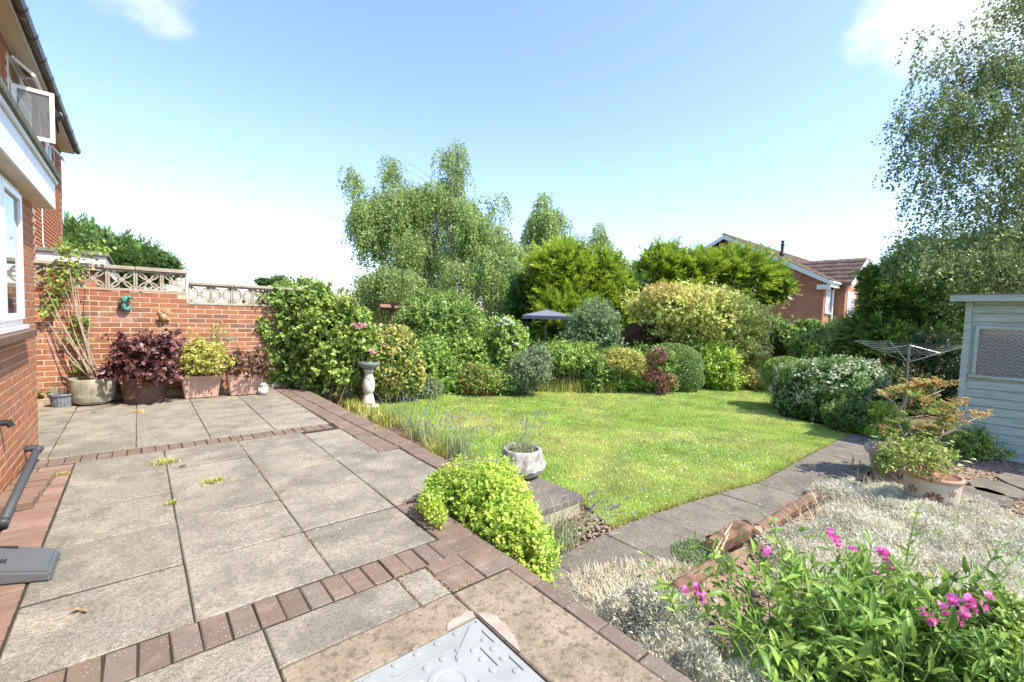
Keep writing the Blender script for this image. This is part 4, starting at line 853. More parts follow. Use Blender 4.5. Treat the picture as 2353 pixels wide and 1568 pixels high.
for a, b2 in (((.25, -.03, .12), (.30, -.005, .62)), ((.75, -.03, .12), (.80, -.005, .62)), ((.30, -.03, .12), (.75, -.005, .17)), ((.30, -.03, .57), (.75, -.005, .62)), ((.505, -.028, .17), (.535, -.006, .57))): box(bm, np.array(a), np.array(b2), Mp)
w = bm_link('window', bm, M_pergola, ph); bm = bmesh.new(); box(bm, np.array([.29, -.018, .16]), np.array([.76, -.012, .58]), Mp); bm_link('pane', bm, M_glass, w)
# pergola
pg = thing('pergola', 'brown timber pergola post with beam and curved brace behind shrubs', 'pergola', tuple(V(900, 800, 13)[:2])+(GZ,))
bm = bmesh.new(); p = V(900, 705, 13); tube(bm, [(p[0], p[1], GZ), (p[0], p[1], p[2])], .075, 4); bm_link('post', bm, M_pergola, pg)
bm = bmesh.new(); p2 = V(1060, 705, 14.5); tube(bm, [(p2[0], p2[1], GZ), (p2[0], p2[1], p[2])], .075, 4); bm_link('post', bm, M_pergola, pg)
bm = bmesh.new(); a_, b_ = V(872, 706, 12.6), V(1080, 706, 14.6); b_[2] = a_[2]; tube(bm, [a_, b_], [.09, .09], 4); bm_link('beam', bm, M_pergola, pg)
bm = bmesh.new(); tube(bm, [V(903, 740, 13), V(910, 725, 13.05), V(925, 713, 13.2)], .035, 5); bm_link('brace', bm, M_pergola, pg)
for k in range(4):
    bm = bmesh.new(); q = a_+(b_-a_)*(.12+.25*k); box(bm, np.array([-.04, -.5, .06]), np.array([.04, .5, .15]), Matrix.Translation(q) @ Matrix.Rotation(.2, 4, 'Z')); bm_link('rafter', bm, M_pergola, pg)
# parasol
um = thing('parasol', 'slate grey square parasol open above the shrubs', 'parasol', tuple(V(1256, 800, 12)[:2])+(GZ,))
ap = V(1256, 712, 12); cs = [V(1200, 723, 11.7), V(1312, 740, 11.2), V(1330, 727, 12.5), V(1222, 719, 13.0)]
zc = np.mean([c[2] for c in cs]); cs = [np.array([c[0], c[1], zc+random.uniform(-.01, .01)]) for c in cs]
bm = bmesh.new(); A = bm.verts.new(ap); ring = [bm.verts.new(c) for c in cs]; hem = [bm.verts.new(c-np.array([0, 0, .09])) for c in cs]
for i in range(4): bm.faces.new((A, ring[i], ring[(i+1) % 4])); bm.faces.new((ring[i], hem[i], hem[(i+1) % 4], ring[(i+1) % 4]))
bm_link('canopy', bm, M_umb, um)
bm = bmesh.new(); tube(bm, [(ap[0], ap[1], GZ), (ap[0], ap[1], ap[2]+.05)], .022, 8); bm_link('pole', bm, M_steel, um)
for c in cs: bm = bmesh.new(); tube(bm, [ap-np.array([0, 0, .03]), c-np.array([0, 0, .02])], .01, 4); bm_link('rib', bm, M_steel, um)
# ---- the shed
sd_ = thing('garden_shed', 'pale blue green painted wooden shed with lace curtained window', 'shed', (9.6, -.4, GZ))
m, nt, b = mat('worn_pale_paint', .75, .25); c = ramp(nt, noise(nt, 3, 5, .6, 'World', stretch=(1, 1, 5)), ((.3, (.30, .405, .37)), (.7, (.40, .50, .455))))
wn = noise(nt, 7, 8, .75, 'World', stretch=(1, .7, 9)); c = mixc(nt, rng(nt, wn, .50, .61, 0, .9), c, (.30, .25, .19)); nt.links.new(c, b.inputs['Base Color']); bump(nt, b, wn, .5, .004); M_paint = m
SX, SY0, SY1 = 8.80, .645, -1.75
boxo('shed_frame', (SX+.03, SY1+.02, -.30), (10.7, SY0-.02, 1.80), M_paint, sd_)
def board(y0, y1, z, h=.115):
    bm = bmesh.new(); prof = [(SX+.028, z), (SX-.002, z+.004), (SX+.004, z+h-.022), (SX+.018, z+h-.002), (SX+.028, z+h-.002)]
    A = [bm.verts.new((x, y0, q)) for x, q in prof]; B = [bm.verts.new((x, y1, q)) for x, q in prof]
    for i in range(5): bm.faces.new((A[i], A[(i+1) % 5], B[(i+1) % 5], B[i]))
    bm.faces.new(A); bm.faces.new(B[::-1]); o = bm_link('board', bm, M_paint, sd_); o.rotation_euler = (random.gauss(0, .0015), 0, 0)
z = -.31
while z < 1.80:
    if not (z+.11 > .79 and z < 1.47): board(SY1, SY0-.06, z)
    z += .115
for y0, y1 in ((.587, .567), (.563, .545)): boxo('side_board', (SX-.002, y1, .785), (SX+.028, y0, 1.455), M_paint, sd_, .003)
boxo('corner_trim', (SX-.022, SY0-.058, -.31), (SX+.03, SY0+.012, 1.82), M_paint, sd_, .004)
bm = bmesh.new(); 
for a, b2 in (((SX-.02, .505, .80), (SX+.02, .543, 1.47)), ((SX-.02, -.72, .80), (SX+.02, -.68, 1.47)), ((SX-.02, -.68, 1.43), (SX+.02, .505, 1.47)), ((SX-.03, -.74, .765), (SX+.02, .57, .80))): box(bm, np.array(a), np.array(b2))
bmesh.ops.bevel(bm, geom=list(bm.edges), offset=.003, segments=1, affect='EDGES'); w = bm_link('window', bm, M_paint, sd_)
m, nt, b = mat('lace_behind_glass', .08, .8); t_ = N(nt, 'ShaderNodeTexCoord'); s_ = N(nt, 'ShaderNodeSeparateXYZ'); nt.links.new(t_.outputs['Object'], s_.inputs[0])
def mth(op, a, b2=None):
    n_ = N(nt, 'ShaderNodeMath', operation=op)
    for i, q in enumerate((a, b2)):
        if q is None: continue
        if isinstance(q, (int, float)): n_.inputs[i].default_value = q
        else: nt.links.new(q, n_.inputs[i])
    return n_.outputs[0]
zz = mth('PINGPONG', mth('MULTIPLY', s_.outputs[1], 15.0), .5); ph_ = mth('ADD', mth('MULTIPLY', s_.outputs[2], 21.0), mth('MULTIPLY', zz, 1.3)); st_ = mth('SINE', mth('MULTIPLY', ph_, 6.283)); ns_ = noise(nt, 60, 4, .7)
lv = mth('ADD', mth('MULTIPLY', st_, .13), mth('MULTIPLY', ns_, 1.35)); nt.links.new(ramp(nt, rng(nt, lv, .15, 1.15), ((.2, (.03, .033, .037)), (.55, (.17, .18, .185)), (.9, (.34, .35, .355)))), b.inputs['Base Color'])
boxo('pane', (SX+.002, -.69, .79), (SX+.008, .515, 1.44), m, w)
bm = bmesh.new(); box(bm, np.array([SX-.19, SY1-.2, 1.86]), np.array([10.9, SY0+.16, 1.885])); box(bm, np.array([SX-.19, SY1-.2, 1.80]), np.array([SX-.165, SY0+.16, 1.859])); box(bm, np.array([SX-.164, SY0+.135, 1.80]), np.array([10.9, SY0+.16, 1.859])); bm_link('roof', bm, M_paint, sd_)
boxo('roof_felt', (SX-.20, SY1-.2, 1.887), (10.9, SY0+.17, 1.90), M_felt, sd_)
# ---- rotary clothes dryer
rd_ = thing('rotary_clothes_dryer', 'grey rotary clothes dryer with arms spread and strung lines', 'clothes dryer', tuple(V(2086, 880, 8.4)[:2])+(GZ,))
hb = V(2086, 833, 8.4); bm = bmesh.new(); tube(bm, [(hb[0], hb[1], GZ), (hb[0], hb[1], hb[2]+.35)], .02, 8); bm_link('pole', bm, M_steel, rd_)
tips = []
for k in range(4):
    a = .5+k*PI/2; tp = np.array([hb[0]+0.86*math.cos(a), hb[1]+0.86*math.sin(a), hb[2]+.37]); tips.append(tp); bm = bmesh.new(); tube(bm, [hb, tp], .009, 5); tube(bm, [hb+np.array([0, 0, .33]), hb+(tp-hb)*.55], .005, 4); bm_link('arm', bm, M_steel, rd_)
bm = bmesh.new()
for s in (1, .9, .8, .7, .6, .5):
    for k in range(4):
        p, q = hb+(tips[k]-hb)*s, hb+(tips[(k+1) % 4]-hb)*s; mid = (p+q)/2-np.array([0, 0, .015]); tube(bm, [p, mid, q], .0022, 3)
bm_link('line', bm, M_line, rd_)

# ================================================================ TREES
def weep(name, label, base, heads, m, bark, strands=18, L=(.8, 1.7), leaf=(.075, .05), rad_=.42, tr=.14, step=.04, trunk_top=None, br_=.02, extra=None, group=None, droop=1.0):
    """weeping birch: trunk, arching limbs, hanging strings of leaves from every branch head"""
    t = thing(name, label, 'birch tree', (base[0], base[1], GZ), group)
    top = np.array(trunk_top); b0 = np.array([base[0], base[1], GZ-.05]); bm = bmesh.new(); tube(bm, [b0, b0*.6+top*.4+np.array([.1, .05, 0]), b0*.25+top*.75, top], [tr, tr*.7, tr*.4, .015], 8); bm_link('trunk', bm, bark, t)
    bm = bmesh.new(); Ps = []; Ds = []
    for h in heads:
        hs_, hr_ = (1, 1) if len(h) == 3 else (h[3], h[4]); h = np.array(h[:3], float); f = np.clip((h[2]-GZ)/(top[2]-GZ)-.18, .12, .92); s = b0+(top-b0)*f; mid = s*.45+h*.55+np.array([0, 0, .25]); tube(bm, [s, mid, h], [br_, br_*.6, br_*.25], 5)
        ns = int(strands*random.uniform(.7, 1.3)*hs_)
        for _ in range(ns):
            a = random.uniform(0, 6.283); r0 = rad_*hr_*math.sqrt(random.random()); p = h+np.array([r0*math.cos(a), r0*math.sin(a), random.uniform(-.15, .15)-r0*.3]); l = random.uniform(*L); n = int(l/step); q = np.arange(n)*step
            out = np.array([math.cos(a), math.sin(a), 0])*.22; sway = RNG.normal(size=3)*.06
            P = p[None]+out*(1-np.exp(-q*2.5))[:, None]+sway*np.sin(q*2)[:, None]-np.array([0, 0, 1])*(q*droop)[:, None]+RNG.normal(size=(n, 3))*.035
            Ps.append(P); Ds.append(unit(rdir(n)*.8+np.array([0, 0, -.7])))
            if random.random() < .3: tube(bm, [p, p+out*.5-np.array([0, 0, l*.4])], [.004, .002], 3, False)
    if extra is not None: Ps.append(extra); Ds.append(unit(rdir(len(extra))+np.array([0, 0, -.5])))
    P = np.concatenate(Ps); D = np.concatenate(Ds); sz = RNG.uniform(.6, 1.25, len(P))
    link('crown', leaf_mesh(name+'_crown', P, D, rdir(len(P)), leaf[0]*sz, leaf[1]*sz, .15), m, t); bm_link('branch', bm, bark, t); print(name, len(P)); return t
def heads_px(outline, bottom, d, n, dd, margin=20):
    xs_ = [o[0] for o in outline]; r = []
    while len(r) < n:
        x = random.uniform(xs_[0], xs_[-1]); top = np.interp(x, xs_, [o[1] for o in outline]); bo = np.interp(x, [b[0] for b in bottom], [b[1] for b in bottom])
        if bo < top+5: continue
        y = top+margin+(bo-top-margin)*random.random()**1.1; u = (y-top)/max(bo-top, 1); r.append(V(x, y, d+random.uniform(-dd, dd)*(.35+.65*min(1, u*1.6))))
    return r
def hp(x, y, d, s=1, r=1): return (*V(x, y, d), s, r)
OUTL = [(822, 455), (850, 450), (880, 428), (905, 412), (930, 430), (960, 445), (1000, 435), (1030, 400), (1060, 402), (1085, 452), (1120, 505), (1150, 492), (1180, 545), (1205, 575)]
BOT = [(822, 490), (850, 560), (875, 690), (960, 700), (1100, 690), (1205, 680)]
hd = [(*h, random.uniform(.7, 1.5), random.uniform(.7, 1.2)) for h in heads_px(OUTL, BOT, 18, 205, 2.0, 6)]
hd += [hp(x, y, 17.0, 1.1, 1.1) for x, y in ((840, 628), (828, 640), (860, 622), (850, 640), (885, 630), (850, 665), (880, 655), (868, 640), (815, 665), (900, 650), (835, 690), (870, 690), (895, 690), (1190, 620), (1175, 640), (1160, 630), (1130, 640), (1195, 650), (1100, 640), (1180, 670), (1140, 680))]
hd += [hp(x, y, 18, .6, .6) for x, y in ((798, 380), (808, 392), (820, 405), (832, 418), (845, 430), (890, 358), (912, 362), (905, 380), (1012, 342), (1062, 335), (1045, 360), (1040, 325), (1068, 385), (1152, 445), (1140, 475), (1112, 450), (828, 470), (818, 480), (935, 415), (1025, 370), (1050, 385), (900, 395), (895, 375), (1035, 345), (860, 442), (1055, 345), (1042, 405))] + [hp(x, y, 17.6, 1, 1) for x, y in ((945, 432), (965, 425), (985, 420), (1000, 415), (970, 455), (950, 480), (990, 450), (1075, 470), (1100, 500), (920, 440))]
weep('weeping_birch', 'tall weeping birch with drooping curtains, largest tree behind the middle shrubs', V(1030, 800, 18)[:2], hd, F_birch, M_birchbark, 28, (.6, 1.45), (.095, .062), .36, .16, .05, V(1042, 335, 18), br_=.011)
hd2 = heads_px([(1205, 560), (1225, 490), (1250, 450), (1275, 470), (1300, 500), (1330, 555), (1350, 570)], [(1205, 600), (1350, 610)], 23, 46, 1.5, 12) + [V(x, y, 23) for x, y in ((1250, 445), (1243, 458), (1280, 480), (1295, 500), (1230, 490))]
weep('birch_tree', 'smaller weeping birch rising behind the left golden conifer', V(1262, 800, 23)[:2], hd2, F_birch, M_birchbark, 26, (.6, 1.4), (.115, .08), .38, .14, .05, V(1252, 440, 23))
hd3 = [V(x, y, 26) for x, y in ((1380, 512), (1372, 525), (1388, 535), (1365, 545), (1395, 548), (1358, 560), (1380, 545))]
weep('birch_tree', 'thin birch top standing alone between the two golden conifers', V(1382, 800, 26)[:2], hd3, F_birch, M_birchbark, 18, (.5, 1.3), (.12, .085), .25, .10, .055, V(1380, 508, 26))
# near birch on the right
OR_ = [(2135, 300), (2145, 215), (2165, 140), (2200, 95), (2250, 75), (2285, 130), (2310, 40), (2340, -60), (2450, -120), (2560, -60)]; BR_ = [(2135, 540), (2150, 650), (2560, 700)]
hd4 = heads_px(OR_, BR_, 10.2, 135, 1.6, 8)+[hp(x+(38 if x < 2110 else 10), y, 9.8, .35, .7) for x, y in ((2045, 345), (2060, 355), (2035, 262), (2060, 225), (2085, 225), (2100, 150), (2130, 75), (2200, 55), (2255, 75), (2060, 520), (2075, 530), (2050, 545), (2075, 490), (2095, 470), (2320, 20), (2345, -10), (2130, 130), (2090, 280), (2080, 340), (2110, 60), (2060, 280), (2090, 400), (2100, 560), (2070, 575))]
weep('silver_birch', 'large airy birch at the right edge with small dark leaves against the sky', V(2420, 900, 10.6)[:2], hd4, F_birch2, M_bark, 25, (.35, .95), (.068, .052), .5, .13, .038, V(2390, -60, 10.4), droop=.8, br_=.009)
# golden cypresses and other conifers
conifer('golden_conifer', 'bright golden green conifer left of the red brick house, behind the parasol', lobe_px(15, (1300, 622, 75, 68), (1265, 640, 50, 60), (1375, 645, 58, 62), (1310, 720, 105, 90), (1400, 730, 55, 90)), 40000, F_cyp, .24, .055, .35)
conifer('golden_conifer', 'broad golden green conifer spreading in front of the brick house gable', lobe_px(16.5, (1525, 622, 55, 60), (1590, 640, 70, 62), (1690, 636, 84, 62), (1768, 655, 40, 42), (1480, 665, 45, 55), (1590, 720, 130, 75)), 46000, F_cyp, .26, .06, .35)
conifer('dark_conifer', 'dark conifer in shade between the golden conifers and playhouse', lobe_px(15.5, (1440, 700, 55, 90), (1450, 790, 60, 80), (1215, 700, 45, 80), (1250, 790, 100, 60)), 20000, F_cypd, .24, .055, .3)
conifer('conifer', 'dense mid green conifer above the neighbouring flat roof', lobe_px(21, (175, 590, 95, 78), (255, 600, 95, 62), (335, 612, 62, 42), (380, 618, 26, 26)), 42000, F_pine, .24, .08, .5, cat='conifer', fan=.9)
conifer('hedge_conifer', 'tall dark green conifer left of the shed under the birch', lobe_px(11.2, (2002, 655, 16, 56), (2022, 710, 40, 66), (2005, 785, 72, 66), (2080, 725, 85, 90), (2160, 740, 90, 110), (2080, 800, 130, 70)), 60000, fmat('hedge_conifer_spray', gs((.06, .12, .025), (.24, .35, .06)), trans=.3), .15, .042, .0, wob=.2, wfreq=3, fan=.6)
bush('hawthorn_tree', 'dark leafy tree mass behind the shed roof', 'tree', lobe_px(12.4, (2120, 625, 90, 70), (2220, 610, 120, 80), (2330, 620, 120, 90), (2080, 670, 60, 50)), 26000, .075, .055, F_mid, .3, .2, 2, stemn=4)
for lab, ls, d in (('hazy small tree crown far behind the garden wall end', ((607, 650, 16, 9), (640, 648, 20, 12)), 48), ('distant dark tree between ivy and bungalow', ((728, 668, 20, 22), (742, 680, 16, 16), (760, 690, 20, 10)), 52)):
    bush('far_tree', lab, 'tree', lobe_px(d, *ls), 3000, .16, .12, F_dark, .3, .2, .8, stemn=2, core=.5)

# ================================================================ SHRUBS, back border from left to right
IV = lobe_px(8.15, (680, 700, 55, 46), (640, 706, 42, 34, .1), (728, 765, 46, 68), (680, 800, 62, 95), (720, 850, 60, 60), (610, 712, 28, 16, .2))
t = bush('ivy', 'big glossy ivy mass swallowing the end of the brick wall', 'ivy', IV, 15000, .075, .065, F_ivy, .14, .14, 4, up=.1, zmin=-.1)
bm = bmesh.new(); Pp = []
for x0, y0, y1 in ((612, 735, 800), (600, 735, 770), (622, 800, 880), (640, 760, 860), (632, 830, 890)):
    p = AY(x0, y0, WY-.03); q = AY(x0+8, y1, WY-.03); tube(bm, [p, (p+q)/2+np.array([.03, 0, 0]), q], .004, 4); Pp.append(p+(q-p)*RNG.random((90, 1))+RNG.normal(size=(90, 3))*np.array([.05, .012, .04]))
Pp = np.concatenate(Pp); link('trailing_leaves', leaf_mesh('trailing_leaves', Pp, unit(rdir(len(Pp))*.7+np.array([0, -.4, -.4])), np.tile([[0, -1., .3]], (len(Pp), 1))+rdir(len(Pp))*.4, .055, .05), F_ivy, t); bm_link('vine', bm, M_bark, t)
RO = lobe_px(7.9, (765, 780, 60, 70), (800, 740, 40, 45), (775, 860, 55, 55), (745, 720, 45, 50), (830, 790, 35, 45))
t = bush('rose_bush', 'lime green rose bush with pink blooms between ivy and birdbath', 'rose bush', RO, 7000, .07, .05, F_rose, .28, .2, 4, stem=M_twig, stemn=12)
flowers(t, [V(x, y, 7.4) for x, y in ((812, 748), (828, 746), (840, 749), (822, 756), (835, 753), (818, 751))], F_pinkr, 16, .045)
EU = lobe_px(8.5, (895, 835, 75, 85), (845, 880, 30, 45), (935, 870, 38, 45))
bush('euonymus', 'round clipped gold and green euonymus dome behind the birdbath', 'shrub', EU, 11000, .058, .042, F_euon, .06, .06, 4, rand=1, sprig=0)
bush('laurel_shrub', 'tall rounded mid green shrub beside the pergola', 'shrub', lobe_px(11.2, (1000, 735, 85, 65), (945, 750, 40, 50), (1060, 790, 60, 70), (1000, 820, 90, 70)), 13000, .075, .042, F_mid, .16, .14, 3)
t = bush('clipped_hedge', 'clipped hedge block with red berries on its right edge', 'hedge', lobe_px(12.4, (1060, 745, 48, 52), (1085, 780, 35, 70)), 6000, .07, .045, F_mid, .1, .06, 3, sprig=0)
flowers(t, [V(x, y, 12.0) for x, y in ((1103, 715), (1108, 735), (1110, 750), (1106, 765), (1102, 700), (1112, 742))], F_red, 7, .04)
bush('back_hedge', 'continuous mid green hedge behind the middle border shrubs', 'hedge', lobe_px(12.6, (1000, 830, 70, 60), (1120, 825, 90, 62), (1240, 840, 90, 52), (1340, 840, 80, 55), (1440, 850, 60, 45), (1620, 850, 90, 50)), 16000, .075, .05, F_fresh, .2, .2, 3)
bush('leafy_shrub', 'fresh green bushy perennial in the bed right of the euonymus', 'shrub', lobe_px(9.5, (1000, 860, 48, 60), (985, 815, 30, 35), (1035, 890, 35, 30)), 6500, .055, .04, F_fresh, .2, .15, 4)
WR = lobe_px(10.3, (1150, 815, 65, 70), (1090, 835, 55, 55), (1165, 770, 38, 36), (1060, 810, 35, 35))
t = bush('white_rose', 'white flowered rose shrub near the middle of the back border', 'rose bush', WR, 10000, .065, .05, F_fresh, .22, .2, 4, stem=M_twig)
flowers(t, [V(x, y, 9.8) for x, y in ((1150, 740), (1160, 734), (1170, 738), (1145, 748), (1162, 747), (1178, 744), (1186, 792), (1150, 805))], F_white, 16, .055)
t = bush('red_flowered_shrub', 'small shrub dotted with red flowers at the lawn edge', 'shrub', lobe_px(9.3, (1110, 875, 42, 35), (1085, 880, 28, 30)), 5000, .04, .022, F_mapleg if False else F_rose, .3, .2, 5)
flowers(t, list(surf_pts(lobe_px(9.25, (1108, 873, 44, 36)), 34)), F_red, 5, .026)
bush('grey_shrub', 'dark grey green twiggy shrub beside the red flowered shrub', 'shrub', lobe_px(9.5, (1215, 855, 48, 45), (1240, 830, 25, 35), (1180, 880, 30, 25)), 7500, .045, .02, F_grey, .3, .2, 5)
bush('lavatera', 'wispy upright green shrub filling the gap under the parasol', 'shrub', lobe_px(10.6, (1290, 825, 60, 38), (1345, 830, 40, 35)), 7000, .06, .035, F_fresh, .25, .2, 4)
tr_ = thing('trellis', 'weathered grey picket trellis showing through the green shrubs', 'trellis', tuple(V(1310, 850, 9.9)[:2])+(GZ,))
for i in range(11):
    x = 1238+i*12; p = V(x, 818+random.uniform(-6, 6), 10.25); q = V(x+1, 868, 10.25); bm = bmesh.new(); tube(bm, [(p[0], p[1], GZ), p], .010, 4); bm_link('picket', bm, plain('grey_picket', (.26, .25, .21), .8, .1, .2, 9) if i == 0 else bpy.data.materials['grey_picket'], tr_)
tag(blades('low_grass_plants', np.concatenate([np.stack([*G(x, 899)[:2], GZ])[None]+RNG.normal(size=(130, 3))*np.array([.14, .14, 0]) for x in (1262, 1280, 1300, 1320, 1340, 1360, 1378, 1390)]), RNG.uniform(.15, .42, 1040), .012, .6, F_tuft), 'yellow green grassy clump at the foot of the trellis', 'plants', kind='stuff')
gl_ = thing('garden_light', 'small cream post light at the lawn edge among shrubs', 'garden light', tuple(G(1197, 903)[:2])+(GZ,))
p = np.array(gl_.location); bm = bmesh.new(); lathe(bm, [(.018, 0), (.018, .46), (.035, .47), (.035, .53)], 10, p); bm_link('post', bm, M_bath, gl_); bm = bmesh.new(); lathe(bm, [(.085, .531), (.08, .55), (.02, .59)], 14, p); bm_link('cap', bm, M_bath, gl_)
bush('grey_willow', 'round silvery green shrub right of the parasol', 'shrub', lobe_px(11.3, (1358, 755, 62, 55), (1330, 790, 40, 40), (1385, 800, 40, 45)), 10000, .06, .028, fmat('silvery_green_leaf', gs((.08, .14, .05), (.24, .32, .15))), .14, .14, 3.5)
t = bush('orange_shrub', 'spiraea mound with yellow orange top in front of the playhouse', 'shrub', lobe_px(10.6, (1430, 850, 55, 48), (1415, 870, 40, 32)), 7500, .05, .034, F_fresh, .16, .12, 4)
P, o = sample_lobes(lobe_px(10.35, (1430, 828, 50, 26), (1462, 850, 32, 18)), 3000, .12, .12, 4); link('golden_top', leaf_mesh('golden_top', P, unit(o+rdir(len(P))*.8), o, .05, .03), fmat('amber_leaf', gs((.36, .30, .06), (.56, .50, .16))), t)
t = bush('weigela', 'wine red flowering shrub between orange mound and clipped dome', 'shrub', lobe_px(10.4, (1510, 840, 34, 40), (1525, 880, 26, 22), (1480, 870, 30, 28)), 5500, .05, .034, F_mid, .25, .2, 5)
P, o = sample_lobes(lobe_px(10.1, (1512, 818, 22, 20), (1500, 860, 24, 18), (1535, 872, 20, 14), (1522, 893, 16, 10)), 1300, .2, .2, 5); link('red_flowers', leaf_mesh('red_flowers', P, unit(o+rdir(len(P))), o, .05, .035), F_redsh, t)
bush('clipped_dome', 'smooth clipped pale green dome with flat top', 'topiary', lobe_px(10.9, (1558, 842, 54, 52, 0, 1), (1545, 815, 48, 26), (1570, 870, 45, 30)), 12000, .034, .022, F_box, .04, .03, 4, sprig=0)
bush('bright_shrub', 'bright yellow green conifer like shrub right of the clipped dome', 'shrub', lobe_px(11.3, (1645, 835, 42, 48), (1660, 870, 40, 30)), 8000, .07, .03, F_lime, .22, .2, 4)
MP = lobe_px(12.4, (1600, 725, 115, 66), (1540, 710, 75, 50), (1680, 745, 62, 66), (1715, 835, 45, 55), (1640, 790, 95, 56), (1560, 770, 60, 40))
t = bush('elaeagnus', 'large loose yellow green variegated shrub, biggest in the back border', 'shrub', MP, 24000, .085, .055, F_mapleg, .2, .2, 2.4, gap=-.9, stem=M_twig, stemn=16)
P, o = sample_lobes(lobe_px(12.0, (1530, 672, 45, 22), (1575, 688, 48, 22), (1500, 680, 22, 22)), 1600, .25, .2, 3); link('orange_shoots', leaf_mesh('orange_shoots', P, unit(o+rdir(len(P))), o, .08, .05), F_orange, t)
P, o = sample_lobes(lobe_px(12.2, (1738, 850, 35, 45), (1720, 872, 45, 22)), 2200, .3, .25, 4); link('lower_shoots', leaf_mesh('lower_shoots', P, unit(o+rdir(len(P))), o, .06, .04), F_mapleg, t)
bush('hedge_ivy', 'pale edged ivy draped over the fence below the brick house', 'ivy', lobe_px(14.8, (1782, 768, 30, 30), (1850, 800, 60, 25), (1870, 772, 48, 24), (1945, 772, 50, 24)), 11000, .095, .07, F_ivy, .15, .14, 2.5)
bush('young_laurel', 'light green leafy shoots left of the tall dark conifer', 'shrub', lobe_px(11.6, (1855, 805, 34, 32), (1880, 825, 40, 22)), 4000, .07, .045, F_fresh, .25, .2, 3)
bush('box_ball', 'dark clipped rounded end of hedge overhanging the lawn', 'topiary', lobe_px(8.9, (1806, 858, 50, 36), (1850, 865, 50, 38), (1880, 850, 40, 22)), 11000, .036, .026, F_box if False else F_mid, .05, .04, 4, zmin=.0, sprig=0)
VB = lobe_px(8.3, (1895, 900, 100, 66), (1970, 905, 58, 66), (1835, 925, 45, 52), (1870, 955, 65, 36), (1850, 868, 60, 30), (1940, 860, 60, 34))
bush('variegated_euonymus', 'large white and green variegated bush at the right of the lawn', 'shrub', VB, 26000, .042, .028, F_varieg, .09, .12, 3.2, rand=1)
bush('dwarf_conifer', 'low dark green dwarf conifer at the end of the path', 'conifer', lobe_px(7.25, (1950, 962, 48, 34), (1990, 968, 40, 30)), 6500, .05, .016, F_cypd, .2, .2, 6)
bush('lime_spiraea', 'low lime yellow shrub beside the dwarf conifer', 'shrub', lobe_px(7.0, (2030, 968, 40, 34), (2015, 990, 45, 20)), 5500, .036, .022, F_lime, .15, .15, 6)
bush('bronze_shrub', 'green shrub with bronze shoots behind the variegated bush', 'shrub', lobe_px(9.3, (2000, 870, 70, 36), (2070, 880, 70, 44), (2060, 930, 80, 45), (2120, 940, 70, 50)), 10000, .05, .032, fmat('bronze_leaf', ((0, (.05, .10, .025)), (.7, (.14, .20, .05)), (.85, (.30, .14, .06)), (1, (.38, .20, .09)))), .2, .2, 4)
bush('cotoneaster', 'dark arching shrub with reddish berries against the shed', 'shrub', lobe_px(9.2, (2150, 820, 60, 60), (2175, 870, 45, 70), (2120, 860, 60, 40)), 12000, .04, .025, fmat('berried_leaf', ((0, (.03, .065, .02)), (.8, (.10, .15, .05)), (.93, (.28, .09, .06)), (1, (.34, .12, .08))), True), .25, .22, 4)
bush('shed_plants', 'yellow green leafy perennials along the foot of the shed', 'plants', lobe_px(6.1, (2190, 1030, 60, 34), (2280, 1040, 38, 30), (2130, 1050, 60, 40), (2240, 1015, 30, 25)), 9000, .04, .024, F_rose, .28, .25, 6)

# ================================================================ POTS ALONG THE WALL
def pot_thing(name, label, cat, loc, prof, m, soil_r, soil_z, seg=32, sx=1, sy=1, wob=0, rot=0):
    t = thing(name, label, cat, loc); bm = bmesh.new(); lathe(bm, prof, seg, loc, sx, sy, wob); bm_link('pot_body', bm, m, t, smooth=False)
    bm = bmesh.new(); lathe(bm, [(soil_r, soil_z-.02), (soil_r*.98, soil_z), (.01, soil_z+.01)], seg, loc, sx, sy, .002); bm_link('soil', bm, M_soil, t); return t
p = G(207, 936, 0); op = np.array([p[0]+.02, p[1]+.27, 0])
t = pot_thing('stone_pot', 'old round bottomed stone pot below the bare climber', 'plant pot', op, [(.10, 0), (.17, .012), (.215, .05), (.237, .12), (.245, .22), (.250, .345), (.247, .36), (.225, .36), (.222, .30), (.21, .28)], plain('lichened_pot', (.36, .33, .24), .85, .2, .45, 7, bmp=.5), .222, .31, 32, 1, 1, .001)
bm = bmesh.new(); CL = []
S0 = op+np.array([0, .03, .3])
for x, y in ((125, 775), (150, 700), (118, 700), (185, 740), (165, 620), (140, 640), (200, 800), (110, 740), (150, 560), (100, 690), (178, 660), (205, 600), (95, 640)):
    e = AY(x, y, WY-.10); mid = S0*.5+e*.5+np.array([random.uniform(-.05, .05), -.05, 0]); s = S0+np.array([random.uniform(-.08, .08), random.uniform(-.06, .06), 0]); tube(bm, [s, s*.7+mid*.3, mid, e], [.011, .009, .007, .003], 5); CL += [(mid, e)]
ct_ = thing('climber', 'half bare climbing plant leaning on the wall from the stone pot', 'climbing plant', op+np.array([0, 0, .3])); bm_link('stems', bm, M_twig, ct_)
Pl = []
for (x, y, r, n) in ((150, 640, 26, 90), (160, 615, 18, 60), (125, 640, 16, 30), (205, 560, 0, 0), (190, 585, 20, 40), (230, 570, 14, 36), (118, 700, 12, 40), (185, 740, 14, 70), (175, 775, 16, 60), (190, 850, 12, 90), (195, 880, 8, 50), (110, 720, 10, 25), (150, 575, 14, 60), (135, 670, 12, 40)):
    if n: Pl.append(AY(x, y, WY-.1)+RNG.normal(size=(n, 3))*np.array([r/PF*6.3, .06, r/PF*6.3])*.6)
Pl = np.concatenate(Pl); link('leaves', leaf_mesh('leaves', Pl, unit(rdir(len(Pl))+np.array([0, -.3, .1])), rdir(len(Pl))+np.array([0, -1, .6]), .06, .042), F_rose, ct_)
